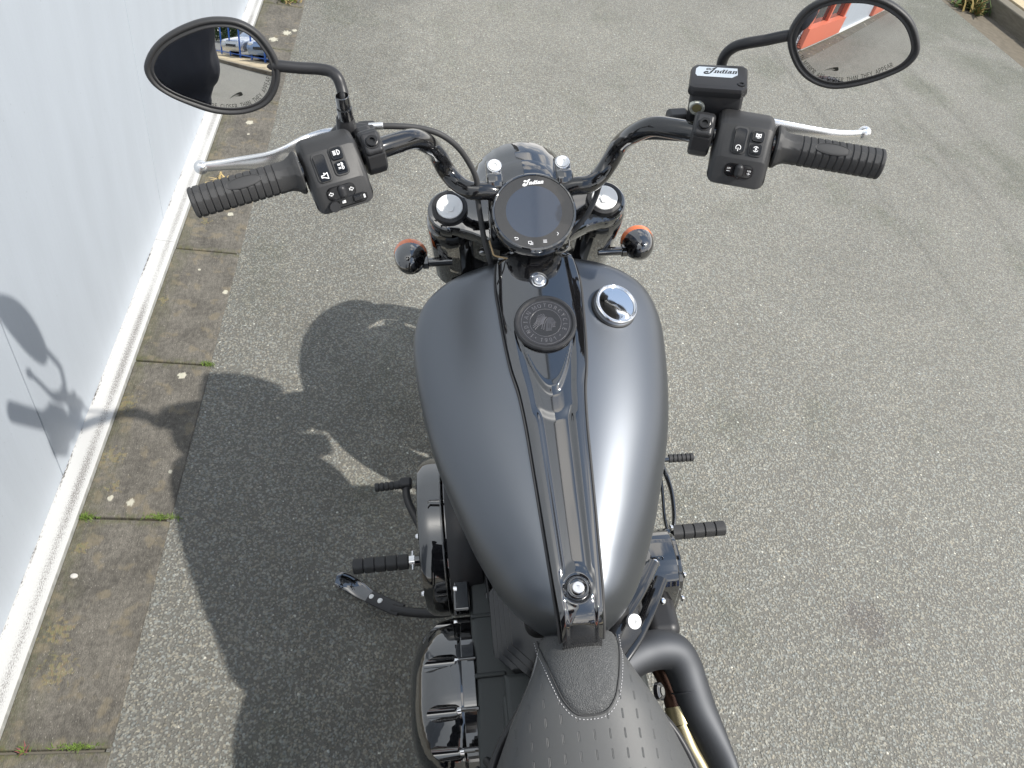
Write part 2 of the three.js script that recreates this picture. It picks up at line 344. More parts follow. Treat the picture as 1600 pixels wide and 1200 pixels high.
// ---------------------------------------------------------------- the building's wall: panels, sill, windows behind the camera
const WX = -0.665;
M.panel = new THREE.MeshPhysicalMaterial({ roughness: 0.42, map: dataTex(512, 512, (d, w) => {
  for (let y = 0; y < w; y++) for (let x = 0; x < w; x++) { const i = (y * w + x) * 4, n = 1 + 0.05 * fbm(x / 70, y / 300, 5) + 0.012 * fbm(x / 9, y / 200, 3) + 0.025 * (rnd() - 0.5) + (x % 8 < 1 ? -0.015 : 0); const s = rnd() > 0.9996 ? 0.62 + 0.3 * rnd() : 1; d[i] = toS(0.45 * n * s); d[i + 1] = toS(0.492 * n * s); d[i + 2] = toS(0.545 * n * s); d[i + 3] = 255; }
}) });
M.sill = new THREE.MeshStandardMaterial({ roughness: 0.55, map: dataTex(128, 2048, (d, w, h) => {
  for (let y = 0; y < h; y++) for (let x = 0; x < w; x++) {
    const i = (y * w + x) * 4, u = x / w, Z = (y / h) * 4; let g = 0.5 * (1 + 0.03 * (rnd() - 0.5)); let c = [g, g * 0.995, g * 0.97];
    const band = Math.exp(-(((u - 0.66) / 0.17) ** 2)) * (0.45 + 0.55 * sstep(fbm(Z * 1.1, 3, 3), -0.3, 0.35)), q = fbm(u * 26, Z * 190, 3) + 0.25 * (rnd() - 0.5);
    if (q > 0.3 - 0.6 * band) { const k = clamp((q - 0.3 + 0.6 * band) * 3.2, 0, 0.85) * clamp(band * 2, 0, 1); const m = [0.13, 0.118, 0.108]; c = c.map((v, j) => lerp(v, m[j], k)); }
    if (u < 0.07 && fbm(Z * 5, 9, 4) + 0.8 * fbm(Z * 70, u * 30, 3) > 0.42) c = [0.08, 0.075, 0.07];
    if (u < 0.1 && fbm(Z * 55, u * 20, 2) > 0.42) c = [0.15, 0.14, 0.12];
    if (u > 0.972) { const g2 = 0.4 * (1 + 0.3 * fbm(Z * 40, 5, 3)); c = [g2, g2 * 1.01, g2 * 0.97]; }
    for (let k = 0; k < 3; k++) d[i + k] = toS(c[k]); d[i + 3] = 255;
  }
}) });
M.sillEdge = std(0.6, 0.6, 0.58, 0.6);
M.redFrame = std(0.66, 0.19, 0.12, 0.4);
M.windowGlass = std(0.02, 0.025, 0.03, 0.04, 0, { clearcoat: 1 });
M.dark = std(0.02, 0.02, 0.02, 0.8);
{
  const wall = thing('panel_wall', 'pale grey panelled wall with a white sill along its foot, left of the motorcycle', 'wall');
  const H = 9.8;
  const z = (k) => -1.105 + 1.008 * k;
  part('backing', new THREE.BoxGeometry(0.2, H, 60).translate(WX - 0.14, H / 2, 0), M.dark, wall);
  const bays = [[2, 3.45], [5.9, 7.4]];
  const addPanel = (a, b) => { const g = rbox(0.04, H - 0.02, b - a - 0.003, 0.002, 1).translate(WX - 0.02, H / 2 + 0.01, (a + b) / 2); planarUV(g, (p) => p.z, (p) => p.y); part('wall_panel', g, M.panel, wall); };
  for (let k = -14; k < 2; k++) addPanel(z(k), z(k + 1));
  addPanel(z(2), 2); addPanel(3.45, 4.3); addPanel(4.3, 5.1); addPanel(5.1, 5.9); for (let k = 0; k < 10; k++) addPanel(7.4 + k, 8.4 + k);
  for (const [a, b] of bays) {
    const win = new THREE.Group(); win.name = 'window'; wall.add(win);
    const w = b - a, c = (a + b) / 2;
    part('window_frame', [new THREE.BoxGeometry(0.12, 0.3, w).translate(WX + 0.02, 0.2, c), new THREE.BoxGeometry(0.1, 0.1, w - 0.16).translate(WX + 0.0, 2.6, c), new THREE.BoxGeometry(0.1, 2.45, 0.08).translate(WX, 1.58, a + 0.042), new THREE.BoxGeometry(0.1, 2.45, 0.08).translate(WX, 1.58, b - 0.042), new THREE.BoxGeometry(0.06, 2.2, 0.05).translate(WX - 0.005, 1.45, c)], M.redFrame, win);
    part('pane', new THREE.BoxGeometry(0.012, 2.3, w - 0.1).translate(WX - 0.03, 1.5, c), M.windowGlass, win);
    part('panel_above', new THREE.BoxGeometry(0.04, H - 2.82, w - 0.004).translate(WX - 0.021, (H + 2.82) / 2, c), M.panel, win);
  }
  const prof = [[WX + 0.0002, 0.024], [-0.609, 0.0205], [-0.6075, 0.019], [-0.6075, -0.01], [WX + 0.0002, -0.01]];
  for (let i = -8; i < 1; i++) {
    const a = 2 * i + 0.0, L = 1.9985, g = ext(prof.map(([x, y]) => [x, y]), L, 0, { crease: 0.2 }); g.translate(0, 0, a);
    planarUV(g, (p) => clamp((p.x - WX) / 0.0585, 0.01, 0.99), (p) => p.z / 4);
    part('sill', g, M.sill, wall);
  }
  part('sill', ext(prof, 16, 0).translate(0, 0, 2), M.sillEdge, wall);
  part('parapet_cap', rbox(0.34, 0.06, 60, 0.008, 1).translate(WX - 0.12, H + 0.03, 0), M.panel, wall);
}

// ---------------------------------------------------------------- small growth in the joints
M.moss = std(0.10, 0.15, 0.025, 0.9); M.grass = std(0.13, 0.2, 0.035, 0.8); M.straw = std(0.42, 0.32, 0.15, 0.9); M.weed = std(0.06, 0.1, 0.022, 0.8); M.straw2 = std(0.2, 0.15, 0.05, 0.9); M.redleaf = std(0.22, 0.07, 0.07, 0.8);
function tuft(name, label, category, x, z, w, dpt, n, h, mats, y = 0.003) {
  const t = thing(name, label, category, null, [x, y, z]);
  const lists = mats.map(() => []);
  for (let i = 0; i < n; i++) {
    const L = h * rr(0.4, 1), g = new THREE.PlaneGeometry(L * rr(0.16, 0.3), L, 1, 2), p = g.attributes.position;
    for (let k = 0; k < p.count; k++) { const f = p.getY(k) / L + 0.5; p.setX(k, p.getX(k) * (1 - 0.8 * f)); p.setZ(k, f * f * L * 0.4); }
    g.translate(0, L / 2, 0); g.rotateX(rr(0.1, 1.1)); g.rotateY(rnd() * 6.28); g.translate(rr(-w, w) * rnd(), 0, rr(-dpt, dpt) * rnd()); g.computeVertexNormals();
    lists[i % mats.length].push(g);
  }
  lists.forEach((l, i) => part(i ? 'dry_leaves' : 'leaves', l, mats[i], t));
  return shadows(t);
}
tuft('moss_tuft', 'small green moss tuft at the asphalt end of a joint between two paving flags', 'moss', -0.424, -1.503, 0.02, 0.012, 130, 0.011, [M.grass, M.moss]);
tuft('moss_tuft', 'long green moss strip in the joint at the outer corner, nearer than the small tuft', 'moss', -0.438, -1.012, 0.05, 0.007, 190, 0.011, [M.moss, M.grass]);
tuft('moss_tuft', 'green moss clump in the joint right against the white sill', 'moss', -0.595, -1.005, 0.03, 0.008, 150, 0.012, [M.grass, M.moss]);
tuft('moss_tuft', 'low moss in the nearest joint of the paving flags', 'moss', -0.475, -0.517, 0.05, 0.006, 170, 0.011, [M.moss, M.grass]);
tuft('dry_grass', 'wisp of dry straw grass on the flags beside the left clutch lever tip', 'grass', -0.535, -2.38, 0.04, 0.03, 26, 0.05, [M.straw, M.straw]);
tuft('dry_grass', 'dry grass and moss growing between the farthest paving flags', 'grass', -0.50, -4.03, 0.08, 0.05, 120, 0.05, [M.grass, M.straw]);
tuft('weed', 'tiny reddish weed in the nearest joint by the sill', 'weed', -0.562, -0.512, 0.012, 0.008, 26, 0.014, [M.redleaf, M.moss]);
tuft('weed', 'green weed with yellow flowers against the kerb, top right', 'weed', 4.5, -5.92, 0.16, 0.2, 190, 0.13, [M.weed, M.straw2]);
{
  const p = thing('pebble', 'small pale grey stone chip lying by the sill', 'pebble', null, [-0.577, 0.006, -0.86]);
  const g = new THREE.DodecahedronGeometry(0.006, 1); const a = g.attributes.position; for (let i = 0; i < a.count; i++) a.setXYZ(i, a.getX(i) * 1.3, a.getY(i) * 0.7, a.getZ(i)); g.computeVertexNormals();
  part('stone', g, std(0.5, 0.48, 0.45, 0.9), p);
}

// ---------------------------------------------------------------- motorcycle: materials and frame
const bike = thing('motorcycle', 'matte black cruiser motorcycle leaning on its side stand, seen from the rider\'s eye', 'motorcycle');
bike.position.set(0.433, 0, 0);
bike.rotation.set(0, 0.01134, 0.19932, 'YXZ');
M.satin = std(0.175, 0.188, 0.208, 0.385, 1);
M.fin = std(0.012, 0.012, 0.013, 0.18, 0, { ior: 1.65 });
M.core = std(0.006, 0.006, 0.007, 0.65);
M.satinPipe = std(0.105, 0.109, 0.117, 0.62, 1);
M.gloss = std(0.006, 0.006, 0.007, 0.04, 0, { clearcoat: 1, clearcoatRoughness: 0.02, ior: 2.1 });
M.glossBar = std(0.008, 0.008, 0.009, 0.12, 0, { clearcoat: 1, clearcoatRoughness: 0.08 });
const grain = (s, amp, sz) => { const t = dataTex(256, 256, (d, w) => { for (let y = 0; y < w; y++) for (let x = 0; x < w; x++) { const i = (y * w + x) * 4, a = (x / w) * 6.2832, b = (y / w) * 6.2832, v = 128 + amp * (0.6 * n2(Math.cos(a) * sz + Math.cos(b) * sz * 0.7, Math.sin(a) * sz + Math.sin(b) * sz * 0.7) + 0.5 * (rnd() - 0.5)); d[i] = d[i + 1] = d[i + 2] = clamp(v, 0, 255); d[i + 3] = 255; } }, false); t.repeat.set(s, s); return t; };
M.plastic = std(0.03, 0.03, 0.031, 0.5, 0, { bumpMap: grain(14, 90, 26), bumpScale: 0.0002 });
M.cast = std(0.03, 0.03, 0.032, 0.42, 0.2);
M.caseGrey = std(0.045, 0.05, 0.05, 0.5, 0.1);
M.rubber = std(0.04, 0.04, 0.041, 0.6);
M.button = std(0.01, 0.01, 0.011, 0.16);
M.chrome = std(0.86, 0.86, 0.87, 0.06, 1);
M.alu = std(0.86, 0.86, 0.86, 0.26, 0.92);
M.bolt = std(0.72, 0.72, 0.73, 0.28, 1);
M.bright = std(0.93, 0.93, 0.92, 0.5, 0);
M.blackBolt = std(0.015, 0.015, 0.016, 0.3, 0.3);
M.bronze = std(0.3, 0.26, 0.16, 0.42, 1);
M.burnt = std(0.075, 0.04, 0.028, 0.35, 0.8);
M.amber = std(0.75, 0.16, 0.03, 0.25, 0, { clearcoat: 0.6 });
M.dash = std(0.85, 0.85, 0.83, 0.5);
M.tyre = std(0.02, 0.02, 0.02, 0.8);

const SA = V(0, 0.9366, -1.0284), sn29 = Math.sin(29 * Math.PI / 180), cs29 = Math.cos(29 * Math.PI / 180);
const E2 = V(0, cs29, sn29), E3 = V(0, -sn29, cs29), DEL = -0.0129;
const SR = new THREE.Matrix4().makeTranslation(SA.x, SA.y, SA.z).multiply(new THREE.Matrix4().makeRotationAxis(E2, DEL)).multiply(new THREE.Matrix4().makeTranslation(-SA.x, -SA.y, -SA.z));
const SL = SR.clone().multiply(basis(SA, V(1, 0, 0), E2, E3));          // steering axes: x, along the stem, rearward
const sr = (name, geo, mat, parent = bike) => part(name, (Array.isArray(geo) ? merge(geo) : geo).applyMatrix4(SR), mat, parent);
const sl = (name, geo, mat, parent = bike) => part(name, (Array.isArray(geo) ? merge(geo) : geo).applyMatrix4(SL), mat, parent);
// a cap screw with a hex socket, head upward along +y from y = 0
function screw(r, h, hex = 0.5) {
  const head = lathe([[0, h * 0.35], [r * hex, h * 0.35], [r * hex, h * 0.98], [r * (hex + 0.08), h], [r * 0.9, h], [r, h * 0.88], [r, 0], [0, 0]], 24);
  return head;
}
function dome(r, h) { return lathe([[0, h], [r * 0.4, h * 0.93], [r * 0.75, h * 0.68], [r * 0.95, h * 0.3], [r, 0], [0, 0]], 24); }

// ---------------------------------------------------------------- tank
const interp = (tab, x) => { let i = 0; while (i < tab.length - 2 && x > tab[i + 1][0]) i++; const [a, b] = [tab[i], tab[i + 1]], p = tab[Math.max(0, i - 1)], q = tab[Math.min(tab.length - 1, i + 2)]; const t = clamp((x - a[0]) / (b[0] - a[0]), 0, 1), h = b[0] - a[0]; const m0 = i ? (b[1] - p[1]) / (b[0] - p[0]) : (b[1] - a[1]) / h, m1 = i < tab.length - 2 ? (q[1] - a[1]) / (q[0] - a[0]) : (b[1] - a[1]) / h; const t2 = t * t, t3 = t2 * t; return (2 * t3 - 3 * t2 + 1) * a[1] + (t3 - 2 * t2 + t) * h * m0 + (-2 * t3 + 3 * t2) * b[1] + (t3 - t2) * h * m1; };
const WT = [[-0.992, 0.055], [-0.986, 0.08], [-0.974, 0.112], [-0.96, 0.14], [-0.94, 0.165], [-0.92, 0.181], [-0.9, 0.191], [-0.865, 0.1985], [-0.82, 0.197], [-0.77, 0.191], [-0.72, 0.182], [-0.68, 0.172], [-0.64, 0.159], [-0.6, 0.1445], [-0.565, 0.1315], [-0.53, 0.116], [-0.49, 0.096], [-0.46, 0.076], [-0.44, 0.057], [-0.425, 0.036], [-0.418, 0.022]];
const lineY = (z) => 0.9077 + ((0.7725 - 0.9077) / (-0.4452 + 0.8771)) * (z + 0.8771);
const topY = (z) => lineY(z) - 0.011 - (z < -0.9 ? 0.4 * (z + 0.9) ** 2 * 30 : 0) - (z > -0.46 ? 6 * (z + 0.46) ** 2 : 0);
const sideDrop = (z) => lerp(0.088, 0.1, sstep(z, -0.95, -0.8)) * (z > -0.5 ? lerp(1, 0.62, (z + 0.5) / 0.08) : 1) * (z < -0.95 ? lerp(1, 0.5, (-0.95 - z) / 0.042) : 1);
const botY = (z) => lerp(topY(-0.992) - 0.2, topY(-0.6) - 0.24, sstep(z, -0.992, -0.86)) * (z < -0.6 ? 1 : 0) + (z >= -0.6 ? lerp(topY(-0.6) - 0.24, topY(-0.418) - 0.09, (z + 0.6) / 0.182) : 0);
const PX = 2.55, PY = 1.8;
function tankTop(x, z) { const w = interp(WT, z), t = topY(z), s = sideDrop(z), u = Math.min(1, Math.abs(x) / w); return t - s * (1 - Math.pow(Math.max(0, 1 - Math.pow(u, PX)), 1 / PY)); }
function tankNormal(x, z, e = 0.004) { return V(-(tankTop(x + e, z) - tankTop(x - e, z)) / (2 * e), 1, -(tankTop(x, z + e) - tankTop(x, z - e)) / (2 * e)).normalize(); }
{
  const secs = [];
  const zs = []; for (let i = 0; i <= 74; i++) { const t = i / 74; zs.push(lerp(-0.992, -0.418, t - 0.085 * Math.sin(2 * Math.PI * t) * 0.75)); }
  for (const z of zs) {
    const w = interp(WT, z), t = topY(z), s = t - sideDrop(z), b = botY(z), ring = [];
    for (let k = 0; k < 72; k++) {
      const a = (k / 72) * Math.PI * 2, c = Math.cos(a), n = Math.sin(a);
      if (n >= 0) ring.push(V(w * Math.sign(c) * Math.pow(Math.abs(c), 2 / PX), s + (t - s) * Math.pow(n, 2 / PY), z));
      else ring.push(V(w * Math.sign(c) * Math.pow(Math.abs(c), 0.9) * (1 - 0.12 * n * n), s + (s - b) * -Math.pow(-n, 0.85), z));
    }
    secs.push(ring.reverse());
  }
  part('fuel_tank', loft(secs), M.satin, bike);
}
// ---------------------------------------------------------------- gloss console along the tank
const WC = [[-0.945, 0.05], [-0.92, 0.0575], [-0.88, 0.0625], [-0.84, 0.0608], [-0.79, 0.0575], [-0.745, 0.0525], [-0.71, 0.0455], [-0.66, 0.0405], [-0.61, 0.0378], [-0.52, 0.0332], [-0.45, 0.0295], [-0.4, 0.0255], [-0.386, 0.024]];
function conY(u, z) {                                     // u = -1 ... 1 across
  const x = u * interp(WC, z), base = Math.min(lineY(z) - (z < -0.915 ? 14 * (z + 0.915) ** 2 : 0) - (z > -0.424 ? 45 * (z + 0.424) ** 2 : 0), 2);
  let h = -0.0075 * Math.pow(Math.abs(u), 3.2);
  const edge = Math.abs(u);
  // front tongue: flat, framed by shoulders that fall towards the rear channel
  const U = -0.703 - 0.066 * Math.pow(edge / 0.62, 2.5);
  const inside = sstep(z - U, -0.007, 0.005) * (1 - sstep(edge, 0.58, 0.8));
  h += -0.0042 * inside + 0.0008 * Math.exp(-(((z - U + 0.006) / 0.005) ** 2)) * (1 - sstep(edge, 0.5, 0.72));
  // channel between two beads
  const c0 = -0.676 + 0.012 * (1 - (edge / 0.55) ** 2), c1 = -0.468 - 0.01 * (1 - (edge / 0.5) ** 2);
  const chan = sstep(z, c0 - 0.012, c0 + 0.002) * (1 - sstep(z, c1 - 0.002, c1 + 0.01));
  h += -0.0028 * chan * (1 - sstep(edge, 0.42, 0.62));
  h += 0.0026 * Math.exp(-(((edge - 0.63) / 0.09) ** 2)) * sstep(z, -0.69, -0.66) * (1 - sstep(z, -0.475, -0.455));
  const r2 = Math.hypot(x + 0.001, (z + 0.4452) * 1.05);
  h += -0.0035 * (1 - sstep(r2, 0.0125, 0.0175)) + 0.0012 * Math.exp(-(((r2 - 0.0195) / 0.0022) ** 2));
  const r1 = Math.hypot(x - 0.001, (z + 0.8771) * 1.05);
  h += -0.003 * (1 - sstep(r1, 0.0095, 0.0125));
  return base + h;
}
{
  const secs = [], NZ = 300, NU = 72;
  for (let i = 0; i <= NZ; i++) {
    const z = lerp(-0.945, -0.396, i / NZ), w = interp(WC, z), row = [];
    row.push(V(w * 1.0, conY(1, z) - 0.03, z));
    for (let k = 0; k <= NU; k++) { const q = 1 - (2 * k) / NU, u = Math.sign(q) * (1 - Math.pow(1 - Math.abs(q), 1.25)); row.push(V(u * w, conY(u, z), z)); }
    row.push(V(-w * 1.0, conY(-1, z) - 0.03, z));
    secs.push(row);
  }
  const lip = (z, dz) => secs[dz < 0 ? 0 : secs.length - 1].map((p) => V(p.x, p.y - (dz < 0 ? 0.05 : 0.022), p.z + dz));
  const all = [lip(0, -0.004), ...secs, lip(0, 0.0005)];
  const con = part('tank_console', [loft(secs, { closed: false, caps: false }), loft(all.slice(0, 2), { closed: false, caps: false }), loft(all.slice(-2), { closed: false, caps: false })], M.gloss, bike);
  for (const s of [-1, 1]) {
    const pts = []; for (let i = 0; i <= 40; i++) { const z = lerp(-0.94, -0.402, i / 40), w = interp(WC, z); pts.push([s * (w + 0.0022), Math.max(tankTop(w, z) + 0.0008, conY(1, z) - 0.016), z]); }
    part('edge_strip', tube(pts, 0.0021, { n: 90, radial: 8 }), M.rubber, con);
  }
  const nC = V(0, 1, 0.313).normalize();
  const fb = part('console_bolt', screw(0.0078, 0.006, 0.45), M.bolt, con); fb.applyMatrix4(frameY([0.001, 0.9046, -0.8771], nC));
  const rb = part('console_bolt', screw(0.0072, 0.0055, 0.4), M.bolt, con); rb.applyMatrix4(frameY([-0.001, 0.7698, -0.4452], nC));
  const wsh = part('bolt_washer', new THREE.TorusGeometry(0.0098, 0.0016, 10, 36).rotateX(Math.PI / 2), M.chrome, con); wsh.applyMatrix4(frameY([0.001, 0.9058, -0.8771], nC));
  const ws2 = part('bolt_washer', new THREE.TorusGeometry(0.0122, 0.0014, 10, 36).rotateX(Math.PI / 2), M.gloss, con); ws2.applyMatrix4(frameY([-0.001, 0.7712, -0.4452], nC));
}
// script lettering, drawn with strokes
function script(ctx, x, y, s, color) {
  ctx.save(); ctx.translate(x, y); ctx.scale(s, s); ctx.strokeStyle = color; ctx.fillStyle = color; ctx.lineCap = 'round'; ctx.lineJoin = 'round';
  ctx.transform(1, -0.03, -0.32, 1, 0, 0);
  ctx.lineWidth = 9; ctx.beginPath(); ctx.moveTo(-88, -46); ctx.bezierCurveTo(-128, -66, -118, -24, -92, -34); ctx.bezierCurveTo(-66, -46, -60, -66, -44, -62); ctx.stroke();
  ctx.lineWidth = 15; ctx.beginPath(); ctx.moveTo(-52, -60); ctx.bezierCurveTo(-62, -30, -62, -8, -68, 6); ctx.bezierCurveTo(-76, 24, -112, 22, -114, 4); ctx.bezierCurveTo(-114, -12, -94, -12, -92, 0); ctx.stroke();
  ctx.lineWidth = 6; ctx.beginPath(); ctx.moveTo(-60, -22); ctx.lineTo(-76, -14); ctx.stroke();
  ctx.font = 'bold 62px serif'; ctx.textBaseline = 'alphabetic'; ctx.fillText('ndian', -44, 6); ctx.lineWidth = 3; ctx.strokeText('ndian', -44, 6);
  ctx.restore();
}
// round badge on the console
{
  const draw = (bump) => (c, w) => {
    const R = w / 2, F = (v) => `rgb(${v},${v},${bump ? v : Math.round(v * 1.06)})`, ink = bump ? F(205) : F(78), base = bump ? F(96) : F(46), low = bump ? F(70) : F(40);
    c.fillStyle = base; c.fillRect(0, 0, w, w);
    c.fillStyle = low; c.beginPath(); c.arc(R, R, R * 0.58, 0, 7); c.fill();
    c.strokeStyle = ink; c.lineWidth = w * 0.012; c.beginPath(); c.arc(R, R, R * 0.6, 0, 7); c.stroke(); c.beginPath(); c.arc(R, R, R * 0.93, 0, 7); c.stroke();
    c.fillStyle = ink; c.font = `bold ${Math.round(w * 0.115)}px sans-serif`; c.textAlign = 'center'; c.textBaseline = 'middle';
    const arc = (t, a0, a1) => { [...t].forEach((ch, i) => { const a = lerp(a0, a1, t.length > 1 ? i / (t.length - 1) : 0.5); c.save(); c.translate(R + Math.cos(a) * R * 0.765, R + Math.sin(a) * R * 0.765); c.rotate(a + Math.PI / 2); c.fillText(ch, 0, 0); c.restore(); }); };
    const D = Math.PI / 180;
    arc('MOTORCYCLE', -118 * D, 26 * D); arc('INDIAN', -222 * D, -142 * D);
    [...'1901'].forEach((ch, i) => { const a = lerp(108, 68, i / 3) * D; c.save(); c.translate(R + Math.cos(a) * R * 0.765, R + Math.sin(a) * R * 0.765); c.rotate(a - Math.PI / 2); c.fillText(ch, 0, 0); c.restore(); });
    for (const a of [126, 50]) { c.beginPath(); c.arc(R + Math.cos(a * D) * R * 0.765, R + Math.sin(a * D) * R * 0.765, w * 0.016, 0, 7); c.fill(); }
    // feathered headdress and profile facing right
    c.save(); c.translate(R, R); c.scale(w / 512, w / 512); c.strokeStyle = ink; c.lineCap = 'round'; c.lineJoin = 'round';
    for (let i = 0; i < 11; i++) { const a = lerp(-1.75, -3.55, i / 10) , x0 = 14 + Math.cos(a) * 34, y0 = -8 + Math.sin(a) * 40, L = 118 + 14 * Math.sin(i * 0.9); c.lineWidth = 9; c.beginPath(); c.moveTo(x0, y0); c.quadraticCurveTo(x0 + Math.cos(a) * 60, y0 + Math.sin(a) * 42 - 6, 10 + Math.cos(a) * L * 1.05, -4 + Math.sin(a) * L * 0.8 + i * 3.2); c.stroke(); }
    c.lineWidth = 8; c.beginPath(); c.moveTo(20, -62); c.bezierCurveTo(-10, -40, -26, 0, -44, 66); c.stroke(); c.beginPath(); c.moveTo(34, -54); c.bezierCurveTo(6, -30, -8, 8, -26, 74); c.stroke();
    c.fillStyle = bump ? F(170) : F(62);
    c.beginPath(); c.moveTo(30, -58); c.bezierCurveTo(62, -66, 84, -44, 88, -18); c.lineTo(106, 8); c.lineTo(92, 14); c.lineTo(96, 26); c.lineTo(88, 32); c.lineTo(92, 44); c.bezierCurveTo(88, 62, 66, 60, 56, 58); c.lineTo(50, 92); c.lineTo(-10, 96); c.bezierCurveTo(0, 40, 6, -20, 30, -58); c.fill();
    c.lineWidth = 5; c.strokeStyle = low; c.beginPath(); c.moveTo(62, -12); c.lineTo(80, -10); c.moveTo(72, 32); c.lineTo(90, 31); c.moveTo(34, 10); c.lineTo(24, 60); c.moveTo(46, 16); c.lineTo(40, 66); c.stroke();
    c.restore();
  };
  const map = canvasTex(512, 512, draw(false)), bmp = canvasTex(512, 512, draw(true), false);
  const m4 = frameY([0.0016, 0.886, -0.8035], V(0, 1, 0.313), [1, 0, 0]);
  const bd = part('tank_badge', lathe([[0, 0.0035], [0.0375, 0.0035], [0.0385, 0.0046], [0.0405, 0.0062], [0.043, 0.0062], [0.0452, 0.0042], [0.0458, 0], [0, 0]], 72), std(0.022, 0.022, 0.024, 0.4), bike, m4);
  const fg = new THREE.CircleGeometry(0.0378, 72).rotateX(-Math.PI / 2).translate(0, 0.0038, 0);
  part('badge_emblem', fg, new THREE.MeshPhysicalMaterial({ map, bumpMap: bmp, bumpScale: 0.0012, roughness: 0.3 }), bd);
}
// chrome fuel cap on the right lobe
{
  const x = 0.1105, z = -0.842, y = tankTop(x, z), n = tankNormal(x, z);
  const cap = part('fuel_cap', new THREE.LatheGeometry([[0.00001, 0.0112], [0.012, 0.01105], [0.022, 0.0106], [0.0275, 0.0101], [0.0288, 0.0104], [0.0297, 0.0115], [0.0308, 0.0124], [0.0322, 0.0123], [0.0333, 0.0112], [0.0337, 0.0095], [0.0338, 0.006], [0.0336, 0.002], [0.033, -0.004]].map(([r, y]) => new THREE.Vector2(r, y)), 120), M.chrome, bike, frameY([x, y, z], n));
  part('cap_collar', new THREE.TorusGeometry(0.0335, 0.0022, 10, 60).rotateX(Math.PI / 2).translate(0, 0.0005, 0), M.rubber, cap);
}

